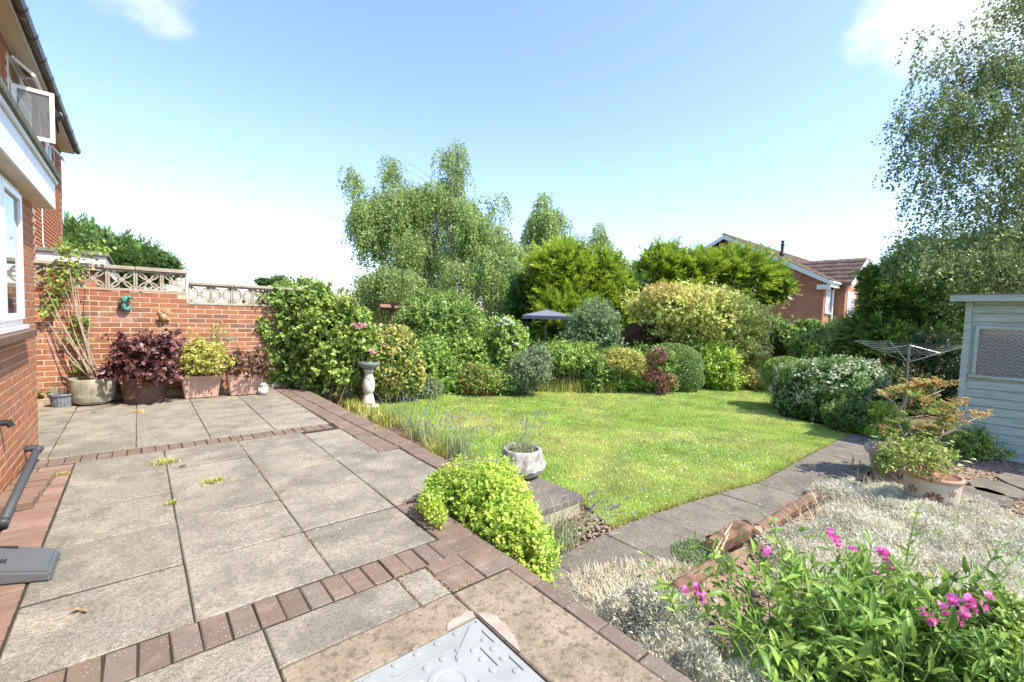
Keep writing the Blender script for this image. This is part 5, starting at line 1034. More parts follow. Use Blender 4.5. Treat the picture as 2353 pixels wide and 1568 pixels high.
p = G(333, 931, 0); bp_ = np.array([p[0], p[1]+.28, 0])
pot_thing('brown_tub', 'wide brown plastic tub with banded sides', 'plant pot', bp_, [(.215, 0), (.225, .005), (.232, .06), (.243, .066), (.245, .10), (.24, .106), (.262, .27), (.275, .275), (.285, .36), (.28, .368), (.262, .366), (.255, .32)], M_brownpot, .256, .325, 36)
MS = lobe_px(bp_ @ FW, (335, 840, 62, 42), (290, 845, 40, 26), (370, 800, 34, 28), (330, 810, 48, 30), (268, 850, 22, 20), (362, 855, 46, 30))
bush('smoke_bush', 'dark maroon leaved bush in the brown tub', 'shrub', MS, 2400, .062, .055, F_maroon, .3, .22, 5, up=.1, droop=.3, base=bp_+np.array([0, 0, .3]), zmin=.28, core=.1, stemn=0 or 5)
def trough(name, label, loc, w, d, h, m):
    t = thing(name, label, 'plant pot', loc); bm = bmesh.new(); l = np.array(loc); wb, db = w*.80, d*.8
    def ring(w_, d_, z): return [bm.verts.new(l+np.array([sx*w_/2, sy*d_/2, z])) for sx, sy in ((-1, -1), (1, -1), (1, 1), (-1, 1))]
    R = [ring(wb, db, .012), ring(w*.955, d*.94, h*.86), ring(w, d, h*.87), ring(w*1.01, d*1.01, h), ring(w*.93, d*.9, h), ring(w*.9, d*.86, h*.8)]
    for A, B in zip(R[:-1], R[1:]):
        for i in range(4): bm.faces.new((A[i], A[(i+1) % 4], B[(i+1) % 4], B[i]))
    bm.faces.new(R[0][::-1]); bmesh.ops.bevel(bm, geom=[e for e in bm.edges], offset=.006, segments=1, affect='EDGES'); bm_link('pot_body', bm, m, t)
    bm = bmesh.new(); n = 15
    for i in range(n):                                     # moulded vertical ribs
        u = -.46+.92*i/(n-1); a = l+np.array([u*wb, -db/2-.001, .03]); b2 = l+np.array([u*w*.955, -d*.47-.001, h*.83]); tube(bm, [a, b2], .0065, 4)
    for sx in (-1, 1):
        for i in range(7):
            u = -.42+.84*i/6; tube(bm, [l+np.array([sx*(wb/2+.001), u*db, .03]), l+np.array([sx*(w*.477+.001), u*d*.94, h*.83])], .0065, 4)
    bm_link('ribs', bm, m, t)
    for sx in (-.3, .3): boxo('foot', l+np.array([sx*w-.05, -db/2+.02, 0]), l+np.array([sx*w+.05, db/2-.02, .011]), m, t)
    bm = bmesh.new(); vs = [bm.verts.new(l+np.array([sx*w*.455, sy*d*.44, h*.9])) for sx, sy in ((-1, -1), (1, -1), (1, 1), (-1, 1))]; bm.faces.new(vs); bm_link('soil', bm, M_soil, t); return t
p = G(464, 916, 0); t1 = np.array([p[0], p[1]+.10, 0]); trough('ribbed_trough', 'pink terracotta ribbed trough holding the golden shrub', t1, .50, .24, .345, M_terraP)
GS = lobe_px(t1 @ FW, (455, 835, 50, 30), (425, 845, 28, 22), (490, 830, 34, 30), (450, 812, 36, 24))
t = bush('golden_shrub', 'golden yellow leafy shrub in the left ribbed trough', 'shrub', GS, 3200, .042, .03, F_gold, .25, .2, 6, base=t1+np.array([0, 0, .3]), zmin=.28, stemn=5)
bm = bmesh.new(); Pl = []; s = t1+np.array([.15, .02, .3])
for e in (AY(508, 735, t1[1]+.1), AY(500, 760, t1[1]+.05), AY(530, 770, t1[1]+.05), AY(488, 745, t1[1])): tube(bm, [s, (s+e)/2+RNG.normal(size=3)*.03, e], [.008, .005, .002], 4); Pl.append(s*.35+e*.65+(e-s)*.35*RNG.uniform(-1, 1, (55, 1))+RNG.normal(size=(55, 3))*.04)
Pl = np.concatenate(Pl); sh = thing('sapling', 'thin yellow green sapling rising from the golden shrub', 'plant', s); bm_link('stem', bm, M_bark, sh); link('leaves', leaf_mesh('leaves', Pl, unit(rdir(len(Pl))), rdir(len(Pl)), .045, .025), F_rose, sh)
p = G(565, 909, 0); t2 = np.array([p[0], p[1]+.10, 0]); trough('ribbed_trough', 'pink terracotta ribbed trough nearest the ivy with purple plant', t2, .50, .24, .35, M_terraP)
BS = lobe_px(t2 @ FW, (540, 835, 24, 34), (575, 840, 34, 26), (600, 835, 20, 34), (560, 850, 40, 16))
bush('berberis', 'sparse purple leaved shrub in the right ribbed trough', 'shrub', BS, 1300, .036, .026, F_berb, .35, .25, 6, up=.5, base=t2+np.array([0, 0, .3]), zmin=.30, stemn=9, core=.1)
p = G(141, 938, 0); g1 = np.array([p[0], p[1]+.14, 0])
t = pot_thing('grey_tub', 'small weathered grey ribbed tub in the wall corner', 'plant pot', g1, [(.095, 0), (.10, .005), (.125, .15), (.14, .155), (.14, .175), (.125, .175), (.12, .15)], M_leadpot, .121, .155, 24)
bm = bmesh.new()
for k in range(20): a = k*PI/10; tube(bm, [g1+np.array([.10*math.cos(a), .10*math.sin(a), .01]), g1+np.array([.124*math.cos(a), .124*math.sin(a), .15])], .006, 4)
bm_link('ribs', bm, M_leadpot, t)
tw = thing('dry_twig_plant', 'few dead brown twigs standing in the small grey tub', 'plant', g1+np.array([0, 0, .15])); bm = bmesh.new()
for k in range(7): tube(bm, [g1+np.array([random.uniform(-.05, .05), random.uniform(-.05, .05), .15]), g1+np.array([random.uniform(-.12, .12), random.uniform(-.08, .08), random.uniform(.22, .38)])], [.004, .002], 4)
bm_link('twigs', bm, M_bark, tw)
p = G(103, 930, 0); hp = np.array([p[0], p[1]+.1, 0]); t = thing('broad_leaf_plant', 'small bright broad leaved plant at the foot of the wall corner', 'plant', hp)
for k in range(16):
    a = random.uniform(0, 6.28); P = hp[None]+np.array([[random.uniform(-.09, .09), random.uniform(-.08, .08), random.uniform(.06, .17)]]); D = unit(np.array([[math.cos(a), math.sin(a)-.3, .35]])); link('leaf', leaf_mesh('leaf', P, D, np.array([[0, -.4, 1.]]), .11, .07, .12), F_fresh, t)
bm = bmesh.new()
for k in range(7): tube(bm, [hp, hp+np.array([random.uniform(-.08, .08), random.uniform(-.06, .06), .12])], .004, 4)
bm_link('stems', bm, M_bark, t)
# owl
p = G(606, 908, 0); ow = np.array([p[0], p[1]+.05, 0]); t = thing('owl_ornament', 'small silver white owl figure beside the right trough', 'ornament', ow)
bm = bmesh.new(); lathe(bm, [(.03, 0), (.055, .01), (.068, .06), (.062, .10), (.046, .125), (.052, .15), (.048, .175), (.02, .19)], 16, ow); bm_link('body', bm, M_silver, t, smooth=True)
for s in (-1, 1):
    bm = bmesh.new(); bmesh.ops.create_icosphere(bm, subdivisions=1, radius=.017, matrix=Matrix.Translation(ow+np.array([s*.02-.0, -.045, .155]))); bm_link('eye', bm, M_slate, t)
    bm = bmesh.new(); lathe(bm, [(.014, 0), (.001, .03)], 6, ow+np.array([s*.03, 0, .178])); bm_link('ear_tuft', bm, M_silver, t)
    bm = bmesh.new(); bmesh.ops.create_icosphere(bm, subdivisions=2, radius=1, matrix=Matrix.Translation(ow+np.array([s*.058, 0, .075])) @ Matrix.Diagonal((.018, .035, .05, 1))); bm_link('wing', bm, M_silver, t)
# wall ornaments
dc = AY(290, 697, WY-.02); t = thing('lizard_ornament', 'green verdigris curled lizard plaque on the wall', 'ornament', dc)
def wp(x, y, off=.03): q = AY(x, y, WY); q[1] -= off; return q
bm = bmesh.new(); tube(bm, [wp(299, 686), wp(291, 684, .05), wp(284, 690, .055), wp(281, 699, .055), wp(284, 709, .05), wp(293, 712, .045), wp(300, 706, .045), wp(299, 699, .04), wp(293, 698, .035)], [.018, .034, .042, .042, .036, .028, .02, .014, .008], 10); bm_link('body', bm, M_dragon, t, smooth=True)
bm = bmesh.new(); tube(bm, [wp(291, 684, .05), wp(298, 683, .06), wp(305, 686, .055)], [.03, .028, .012], 8); bm_link('head', bm, M_dragon, t, smooth=True)
for a in ((283, 692, 274, 688), (282, 703, 271, 706), (290, 688, 299, 693), (287, 708, 282, 716)): bm = bmesh.new(); tube(bm, [wp(a[0], a[1], .04), wp((a[0]+a[2])/2, (a[1]+a[3])/2-2, .05), wp(a[2], a[3], .02)], [.016, .012, .008], 6); bm_link('leg', bm, M_dragon, t)
fc_ = AY(376, 726, WY-.02); t = thing('frog_ornament', 'sandy clay frog plaque climbing the brick wall', 'ornament', fc_)
bm = bmesh.new(); tube(bm, [wp(374, 738), wp(374, 732, .04), wp(375, 724, .05), wp(377, 716, .035)], [.02, .05, .048, .03], 10); bm_link('body', bm, M_frog, t, smooth=True)
for a in ((369, 732, 360, 734, 362, 726), (381, 732, 390, 737, 386, 729), (371, 720, 365, 718, 366, 712), (380, 720, 386, 716, 384, 710)): bm = bmesh.new(); tube(bm, [wp(a[0], a[1]), wp(a[2], a[3], .03), wp(a[4], a[5], .015)], [.02, .014, .012], 6); bm_link('leg', bm, M_frog, t)
for x in (373, 380): bm = bmesh.new(); bmesh.ops.create_icosphere(bm, subdivisions=1, radius=.012, matrix=Matrix.Translation(wp(x, 714, .05))); bm_link('eye', bm, M_frog, t)

# ================================================================ BIRDBATH, PLANTER, HERB, LAVENDER
bb = np.array([3.08, 7.48, GZ]); t = thing('birdbath', 'white baluster birdbath with dark slate bowl at the lawn corner', 'birdbath', bb)
bm = bmesh.new(); box(bm, bb+np.array([-.135, -.135, -.02]), bb+np.array([.135, .135, .07])); bmesh.ops.bevel(bm, geom=list(bm.edges), offset=.012, segments=2, affect='EDGES'); bm_link('base', bm, M_bath, t)
bm = bmesh.new(); lathe(bm, [(.115, .07), (.105, .12), (.085, .22), (.07, .27), (.085, .285), (.10, .33), (.108, .40), (.098, .48), (.07, .58), (.062, .63), (.085, .64), (.09, .67), (.07, .69)], 24, bb); bm_link('pedestal', bm, M_bath, t, smooth=True)
bm = bmesh.new(); lathe(bm, [(.07, .692), (.10, .70), (.155, .735), (.175, .775), (.185, .81), (.178, .815), (.165, .79), (.12, .755), (.01, .75)], 28, bb); bm_link('bowl', bm, M_slate, t, smooth=True)
bowlp = thing('pink_bloom', 'single pink flower rising just above the birdbath bowl', 'flower', bb+np.array([.05, .25, 0])); bm = bmesh.new(); q = V(856, 813, 7.55); tube(bm, [(q[0], q[1]+.2, GZ), (q[0], q[1]+.1, .3), q], .005, 4); bm_link('stem', bm, M_bark, bowlp); flowers(bowlp, [q, q+np.array([.0, 0, .05])], F_pinkr, 12, .05)
pb = np.array([2.86, 3.17, -.148]); t = thing('stone_planter', 'rough pale carved stone bowl planter on the step slabs', 'planter', pb)
bm = bmesh.new(); lathe(bm, [(.14, 0), (.17, .012), (.215, .05), (.235, .09), (.232, .13), (.205, .20), (.185, .255), (.175, .262), (.158, .258), (.15, .21)], 40, pb, 1, 1, .004); bm_link('bowl', bm, M_stone, t)
bm = bmesh.new(); lathe(bm, [(.15, .20), (.148, .222), (.01, .226)], 24, pb, 1, 1, .003); bm_link('soil', bm, M_soil, t)
def lavender(name, label, bases, nst, h, spread, lean=(0, 0), group=None, fh=.05, leafh=.2):
    c = np.mean(bases, 0); t = thing(name, label, 'lavender', c, group); bm = bmesh.new(); F = []; Df = []
    for i in range(nst):
        b0 = bases[i % len(bases)]+RNG.normal(size=3)*np.array([.05, .05, 0]); d = RNG.normal(size=2)*spread; hh = h*random.uniform(.6, 1.1); e = b0+np.array([d[0]+lean[0], d[1]+lean[1], hh]); tube(bm, [b0, b0*.5+e*.5+np.array([-d[0]*.15, -d[1]*.15, hh*.08]), e], [.0026, .002, .0016], 3, False)
        ax = unit(e-b0); k = np.linspace(0, 1, 22)[:, None]; F.append(e+ax*k*fh*random.uniform(.7, 1.3)+rdir(22)*.004); Df.append(unit(rdir(22)+ax*.9))
    bm_link('stems', bm, M_lavst, t); 
    for Fi, Di in zip(F, Df): link('flower_spike', leaf_mesh('flower_spike', Fi, Di, rdir(len(Fi)), .011, .007), F_lavf, t)
    n = 60*len(bases); B = np.repeat(np.array(bases), 60, 0)+RNG.normal(size=(n, 3))*np.array([.08, .08, 0]); blades('foliage', B, RNG.uniform(leafh*.4, leafh*1.2, n), .007, .55, F_lav, t); return t
M_lavst = plain('lavender_stem', (.24, .29, .13), .8, .1, .2, 30)
lavender('potted_lavender', 'lavender with tall dark spikes growing in the stone planter', [pb+np.array([x, y, .22]) for x, y in ((0, 0), (.05, .03), (-.05, .02))], 24, .34, .13, (.08, .02), fh=.06, leafh=.12)
for i, (lab, pts) in enumerate((('lavender clump at the lawn edge nearest the birdbath', ((940, 985), (905, 965), (975, 1000))), ('lavender clump halfway along the patio edge beside the lawn', ((1000, 1030), (965, 1010), (1030, 1040))), ('lavender clump beside the step slabs', ((1080, 1058), (1050, 1050), (1060, 1035))))):
    lavender('lavender', lab, [G(x, y) for x, y in pts], 46, .40, .17, (.05, .05), leafh=.26)
lavender('lavender', 'straggly lavender leaning right beside the lime herb bush', [G(1285, 1262), G(1270, 1240)], 26, .34, .12, (.26, -.1), fh=.055, leafh=.28)
P_ = np.concatenate([G(x, y)+RNG.normal(size=(170, 3))*np.array([.1, .1, 0]) for x, y in ((812, 940), (835, 950), (855, 965), (880, 975), (800, 930), (1000, 1045))])
tag(blades('edging_grass', P_, RNG.uniform(.10, .24, len(P_)), .012, .9, F_tuft), 'pale strappy leaves spilling along the far patio edge', 'plants', kind='stuff')
HBs = [(1.90, 2.38, -.02, .22, .28, .28), (1.85, 2.12, -.07, .16, .25, .25), (1.86, 2.66, .02, .20, .22, .27), (2.06, 2.55, .0, .20, .24, .29), (1.83, 1.93, -.13, .14, .17, .22)]
t = bush('oregano', 'lime green aromatic herb bush spilling over the patio edge', 'herb', HBs, 22000, .024, .017, F_herb, .16, .12, 7, up=.6, rand=.8, stem=M_twig, stemn=18, sprig=3.2)
P, o = sample_lobes([(1.62, 2.70, .09, .12, .10, .07), (1.53, 2.62, .09, .09, .12, .07), (1.50, 2.48, .07, .07, .09, .06), (1.70, 2.80, .14, .12, .10, .08)], 2200, .35, .2, 9, zmin=.0); link('sprawling_stems', leaf_mesh('sprawling_stems', P, unit(o*.5+rdir(len(P))*.8+np.array([0, 0, .5])), o, .024, .016), F_herb, t)

# ================================================================ RIGHT HAND BED
def log(name, label, p, q, r, cut=False):
    t = thing(name, label, 'log', p); bm = bmesh.new(); p, q = np.array(p), np.array(q); n = 14; sd = 12; ax = q-p; L_ = np.linalg.norm(ax); ax /= L_; u = unit(np.cross(ax, [0, 0, 1])); w_ = np.cross(u, ax); ph = RNG.random(sd)*6.28; amp = RNG.uniform(.8, 1.15, sd); rings = []
    for i in range(n):
        s = i/(n-1); c = p+ax*L_*s; rings.append([bm.verts.new(c+(u*math.cos(2*PI*k/sd)+w_*math.sin(2*PI*k/sd))*r*amp[k]*(1+.07*math.sin(ph[k]+s*7)+random.gauss(0, .05))+ax*(random.gauss(0, .03) if i in (0, n-1) else 0)) for k in range(sd)])
    for i in range(n-1):
        for k in range(sd): bm.faces.new((rings[i][k], rings[i][(k+1) % sd], rings[i+1][(k+1) % sd], rings[i+1][k]))
    me_m = M_logwood; bm_link('bark', bm, me_m, t)
    for c, s in ((p, -1), (q, 1)):
        bm = bmesh.new(); bmesh.ops.create_cone(bm, cap_ends=True, segments=12, radius1=r*.93, radius2=r*.6, depth=.03, matrix=Matrix.Translation(c+ax*s*.006) @ Vector(ax*s).to_track_quat('Z', 'Y').to_matrix().to_4x4()); bm_link('cut_end', bm, M_cutend, t)
    return t
M_cutend = plain('pale_split_wood', (.56, .38, .24), .85, .1, .35, 18, bmp=.6)
log('split_log', 'long weathered log edging the path by the silver plants', G(1888, 1132, -.22), G(1740, 1222, -.22), .05)
log('split_log', 'splintered log stump with torn pale end beside the path', G(1715, 1215, -.2), G(1640, 1252, -.2), .075)
bm = bmesh.new(); t = [o for o in bpy.data.objects if o.name.startswith('split_log')][-1]; q0 = G(1680, 1215, -.12)
q1 = G(1640, 1258, -.15); ax_ = unit(q0-q1)
for k in range(8): a = q1+(q0-q1)*random.random()+RNG.normal(size=3)*np.array([.035, .035, .015])+np.array([0, 0, -.02]); tube(bm, [a-ax_*.07, a+ax_*random.uniform(.05, .1)+np.array([0, 0, random.uniform(0, .05)])], [.010, .002], 4)
tag(bm_link('splinters', bm, M_cutend, t), kind='stuff')
log('split_log', 'half buried log among dry grass at the near path edge', G(1635, 1300, -.245), G(1535, 1365, -.25), .045)
def carpet(name, label, cat, poly, n, hmax, m, leaf, wfreq=4.0, kind='stuff', up=.35):
    """low mat of small leaves: rounded cushions of uneven height, ragged at the edge"""
    q = np.array(poly); lo_, hi = q.min(0)-.1, q.max(0)+.1; nc = int(max(6, 16*abs(np.prod(hi-lo_)))); C = RNG.uniform(lo_, hi, (nc*2, 2)); C = C[inpoly(C[:, 0], C[:, 1], poly)]; R_ = RNG.uniform(.10, .26, len(C)); Hc = RNG.uniform(.55, 1.15, len(C))*hmax
    w = R_**2; i = RNG.choice(len(C), n, p=w/w.sum()); r = np.sqrt(RNG.random(n)); a = RNG.random(n)*6.283; x = C[i, 0]+R_[i]*r*np.cos(a); y = C[i, 1]+R_[i]*r*np.sin(a)
    z = GZ+Hc[i]*np.sqrt(np.clip(1.02-r**2, 0, 1))*(1-np.abs(RNG.normal(0, .2, n))).clip(.1, 1.15); P = np.stack([x, y, z], 1); o = np.stack([np.cos(a)*r, np.sin(a)*r, .5+0*r], 1)
    sz = RNG.uniform(.6, 1.3, n); ob = link(name, leaf_mesh(name, P, unit(rdir(n)*.9+o*.7+np.array([0, 0, up])), rdir(n), leaf[0]*sz, leaf[1]*sz, .1, np.clip(RNG.random(n)*.6+RNG.random(len(C))[i]*.4, 0, .999)), m); return tag(ob, label, cat, kind=kind)
CA = [(2.75, .85), (3.3, 1.05), (4.0, 1.18), (5.0, 1.20), (5.9, .95), (5.8, .2), (5.1, -.6), (3.9, -1.4), (2.6, -1.0), (2.6, -.2)]
carpet('silver_carpet', 'mat of silver white santolina covering the rockery', 'ground cover', CA, 170000, .19, F_silver, (.036, .009))
carpet('silver_edging', 'silver foliage strip along the near patio bricks', 'ground cover', [(1.70, 1.38), (1.98, 1.34), (2.2, 1.05), (2.25, .75), (2.2, .1), (1.70, .0)], 70000, .30, F_silver, (.030, .008))
carpet('grey_cushion', 'blue grey cushion plant in front of the splintered log', 'ground cover', [tuple(G(x, y, -.25)[:2]) for x, y in ((1560, 1265), (1620, 1250), (1720, 1290), (1690, 1320), (1580, 1300))], 6000, .10, F_grey, (.022, .007))
def straw(poly, n, h0, h1):
    q = np.array(poly); lo_, hi = q.min(0), q.max(0); x = RNG.uniform(lo_[0], hi[0], n*3); y = RNG.uniform(lo_[1], hi[1], n*3); k = inpoly(x, y, poly); return np.stack([x[k][:n], y[k][:n], np.full(k.sum(), GZ)[:n]], 1), RNG.uniform(h0, h1, min(n, k.sum()))
a1, h1 = straw(CA, 5000, .16, .30); a2, h2 = straw([tuple(G(x, y, -.28)[:2]) for x, y in ((1290, 1330), (1420, 1290), (1560, 1290), (1640, 1330), (1560, 1400), (1380, 1400))], 2600, .02, .09); a3, h3 = straw([(1.7, 1.5), (2.2, 1.4), (2.3, .2), (1.7, .1)], 1500, .1, .3)
tag(blades('dry_stalks', np.concatenate([a1, a2, a3]), np.concatenate([h1, h2, h3]), .0032, 1.4, F_straw), 'bleached dry flower stalks over the silver plants and path end', 'dry grass', kind='stuff')
# decorated pot with small shrub, stone pot with pieris
p = V(2138, 1150, 4.1); dp = np.array([p[0], p[1], GZ]); dd = dp @ FW
t = pot_thing('decorated_pot', 'cream pot with orange rim and brown flower motif', 'plant pot', dp, [(.152, 0), (.16, .005), (.19, .16), (.20, .335), (.210, .342), (.214, .362), (.206, .372), (.19, .37), (.185, .31)], plain('cream_glaze', (.46, .40, .31), .6, .3, .12, 9), .186, .315, 40)
bm = bmesh.new(); lathe(bm, [(.203, .341), (.2155, .345), (.2175, .362), (.208, .376), (.188, .3735), (.188, .36)], 40, dp); bm_link('rim', bm, M_terra, t, smooth=True)
bm = bmesh.new(); A0 = math.atan2(-dp[1], -dp[0])
def onpot(u, z, off=.0025): r = np.interp(z, [0, .16, .335], [.16, .19, .20])+off; a = A0+u/.2; return dp+np.array([r*math.cos(a), r*math.sin(a), z])
M_motif = plain('motif_brown', (.20, .10, .055), .7, .2, .15, 20)
for (cu, cz, R_, n) in ((.02, .20, .075, 9), (.15, .26, .04, 5), (.13, .17, .03, 4), (-.14, .24, .05, 6)):
    bm = bmesh.new()
    for k in range(n):
        a = k*2*PI/n+.3; prev = None; ring = []
        for s, w_ in ((.12, .0), (.45, .011), (.8, .014), (1, .0)):
            ring.append((cu+R_*s*math.cos(a)-w_*math.sin(a)*R_/.075, cz+R_*.8*s*math.sin(a)+w_*math.cos(a)*R_/.075)); 
        for s, w_ in ((.8, -.014), (.45, -.011)): ring.append((cu+R_*s*math.cos(a)-w_*math.sin(a)*R_/.075, cz+R_*.8*s*math.sin(a)+w_*math.cos(a)*R_/.075))
        try: bm.faces.new([bm.verts.new(onpot(*q)) for q in ring])
        except ValueError: pass
    bm_link('flower_motif', bm, M_motif, t)
SPs = lobe_px(dd, (2105, 1062, 42, 30), (2150, 1070, 26, 24), (2070, 1040, 46, 20), (2125, 1035, 40, 24))
bush('pot_shrub', 'thin green shrub growing in the decorated cream pot', 'shrub', SPs, 2000, .024, .016, fmat('small_leaf', gs((.13, .17, .03), (.34, .38, .09))), .4, .3, 8, base=dp+np.array([0, 0, .3]), zmin=.0, stemn=12, core=.05)
p = G(2092, 1118); sp2 = np.array([p[0]+.2, p[1]+.1, GZ]); d2 = sp2 @ FW
pot_thing('stone_tub', 'wide stone tub behind the decorated pot', 'plant pot', sp2, [(.24, 0), (.26, .01), (.30, .20), (.315, .27), (.345, .275), (.355, .30), (.35, .335), (.31, .338), (.30, .27)], plain('pink_stone', (.44, .35, .29), .85, .2, .25, 8, bmp=.4), .30, .28, 36)
pt = thing('pieris', 'open branched shrub with orange red leaf clusters before the shed', 'shrub', sp2+np.array([0, 0, .28])); bm = bmesh.new()
def br(pts, r0): n = len(pts); tube(bm, [V(x, y, d2+dz) for x, y, dz in pts], list(np.linspace(r0, .004, n)), 6)
base0 = (2105, 1060, 0)
br([base0, (2078, 1010, 0), (2062, 965, 0), (2070, 940, 0), (2085, 920, .05), (2110, 900, .05), (2120, 888, .05)], .018); br([(2066, 950, 0), (2055, 925, -.05), (2040, 915, -.1), (2025, 905, -.1)], .009); br([(2078, 930, 0), (2075, 905, .1), (2060, 895, .1)], .008); br([(2090, 918, .05), (2130, 912, .15), (2170, 895, .2)], .009)
br([base0, (2130, 1030, -.1), (2165, 1000, -.15), (2200, 985, -.2), (2225, 970, -.25), (2250, 958, -.25)], .017); br([(2165, 1000, -.15), (2170, 975, -.1), (2185, 960, -.1)], .008); br([(2200, 985, -.2), (2210, 955, -.2), (2222, 935, -.2)], .007); br([(2062, 965, 0), (2090, 960, .1), (2130, 955, .2), (2160, 965, .2)], .010); br([(2080, 1000, 0), (2100, 985, .2), (2140, 975, .3)], .008); br([base0, (2060, 1030, -.2), (2035, 1000, -.2)], .010)
bm_link('branches', bm, M_twig, pt)
def rosettes(pts, m, nm, per=36, r=24):
    Pq = []; Dq = []
    for x, y, rx, ry, n in pts:
        c = np.stack([V(x+random.gauss(0, rx*.5), y+random.gauss(0, ry*.8), d2+random.gauss(0, .09)) for _ in range(int(n*1.7))]); k = np.repeat(c, 7, 0); a = RNG.random(len(k))*6.28; D = unit(np.stack([np.cos(a), np.sin(a), RNG.uniform(-.3, .8, len(k))], 1)); Pq.append(k); Dq.append(D)
    P = np.concatenate(Pq); D = np.concatenate(Dq); link(nm, leaf_mesh(nm, P, D, np.tile([[0, 0, 1.]], (len(P), 1)), RNG.uniform(.04, .075, len(P)), .02, .15), m, pt)
rosettes([(2075, 892, 26, 8, 20), (2110, 884, 30, 7, 26), (2150, 880, 32, 6, 26), (2035, 905, 18, 7, 9), (2215, 925, 14, 8, 7), (2250, 953, 20, 6, 10), (2190, 960, 34, 9, 24), (2150, 985, 30, 10, 22), (2112, 985, 14, 9, 9), (2030, 985, 18, 9, 9), (2175, 930, 12, 8, 6), (2130, 920, 26, 6, 8)], F_pieris, 'young_leaves')
rosettes([(2090, 905, 40, 10, 20), (2180, 975, 40, 12, 20), (2040, 1000, 30, 16, 26), (2080, 1020, 40, 14, 20), (2060, 960, 30, 16, 10), (2130, 1005, 40, 14, 18), (2150, 940, 30, 12, 10)], F_rose, 'old_leaves')
ho = thing('hosta', 'pale broad leaved plants round the foot of the stone tub', 'plant', tuple(sp2[:2]+np.array([-.1, .3]))+(GZ,))
for k in range(60):
    c = V(*random.choice(((2050, 1000), (2040, 1030), (2150, 1020), (2180, 1045), (2205, 1010), (2130, 1000), (2200, 1060), (2025, 1050), (2065, 1015))), d2+.25)+RNG.normal(size=3)*np.array([.09, .09, .03]); c[2] = max(c[2], GZ+.03); a = random.uniform(0, 6.28); link('leaf', leaf_mesh('leaf', c[None], unit(np.array([[math.cos(a), math.sin(a), .15]])), np.array([[0, 0, 1.]]), random.uniform(.07, .13), random.uniform(.05, .09), .1), F_hosta, ho)
bm = bmesh.new()
for k in range(10): c = np.array(ho.location)+RNG.normal(size=3)*np.array([.15, .15, 0]); tube(bm, [c, c+np.array([random.uniform(-.05, .05), random.uniform(-.05, .05), .15])], .004, 4)
bm_link('stems', bm, M_lavst, ho)
bush('catmint', 'soft pale green plant hiding the rim of the stone tub', 'plant', lobe_px(sp2 @ FW - .25, (2050, 1050, 26, 14), (2100, 1035, 26, 12), (2028, 1072, 20, 16), (2165, 1050, 24, 14)), 1500, .028, .02, F_rose, .35, .25, 8, stemn=6, core=.08)
for nm, lab, d, ls, n_, L_, W_, mm in (('perennial', 'low silvery clump at the foot of the euonymus dome', 8.9, ((985, 895, 34, 20), (960, 905, 26, 14)), 2600, .04, .016, F_grey), ('perennial', 'loose green clump spilling onto the lawn before the white rose', 9.5, ((1165, 885, 30, 24), (1145, 893, 26, 16)), 2800, .045, .03, F_fresh),
    ('perennial', 'upright yellow green clump left of the garden light', 9.8, ((1060, 850, 30, 34), (1045, 830, 22, 24)), 2600, .05, .03, F_rose), ('perennial', 'dark leafy clump between the trellis and the orange mound', 10.2, ((1378, 850, 24, 32), (1368, 878, 24, 20)), 2600, .05, .034, F_mid), ('perennial', 'pale variegated clump at the base of the large yellow green shrub', 11.4, ((1715, 870, 30, 24), (1740, 880, 26, 16)), 2600, .05, .03, F_gold), ('perennial', 'leafy green clump filling the gap behind the clipped dome', 11.6, ((1600, 815, 30, 34), (1475, 830, 26, 30)), 4200, .06, .04, F_fresh)):
    bush(nm, lab, 'plant', lobe_px(d, *ls), n_, L_, W_, mm, .3, .25, 5)
# ---- everlasting pea in the foreground: single leaves are objects
def lance(L_, Wd, bend, fold):
    bm = bmesh.new(); n = 6; c = []; 
    for i in range(n+1):
        s = i/n; w_ = Wd*.5*math.sin(PI*min(1, s*.96+.04))**.8 if 0 < i < n else .0012; x = L_*s; z = -bend*L_*s*s; c.append((bm.verts.new((x, -w_, z+abs(w_)*fold)), bm.verts.new((x, 0, z)), bm.verts.new((x, w_, z+abs(w_)*fold))))
    for a, b2 in zip(c[:-1], c[1:]): bm.faces.new((a[0], b2[0], b2[1], a[1])); bm.faces.new((a[1], b2[1], b2[2], a[2]))
    me = bpy.data.meshes.new('leaf'); bm.to_mesh(me); bm.free(); me.materials.append(F_peaobj); me.polygons.foreach_set('use_smooth', [True]*len(me.polygons)); return me
LM = [lance(1, w_, b2, .5) for w_, b2 in ((.26, .1), (.30, .25), (.22, .0), (.28, .4), (.25, -.1))]
pea0 = np.array([2.45, .42, GZ]); pea = thing('everlasting_pea', 'sprawling everlasting pea with magenta flowers filling the lower right corner', 'sweet pea', pea0)
bm = bmesh.new(); slots = []; tipsP = []
axis = unit(np.array([RX[0], RX[1], 0.])); back = unit(np.array([FW[0], FW[1], 0.]))
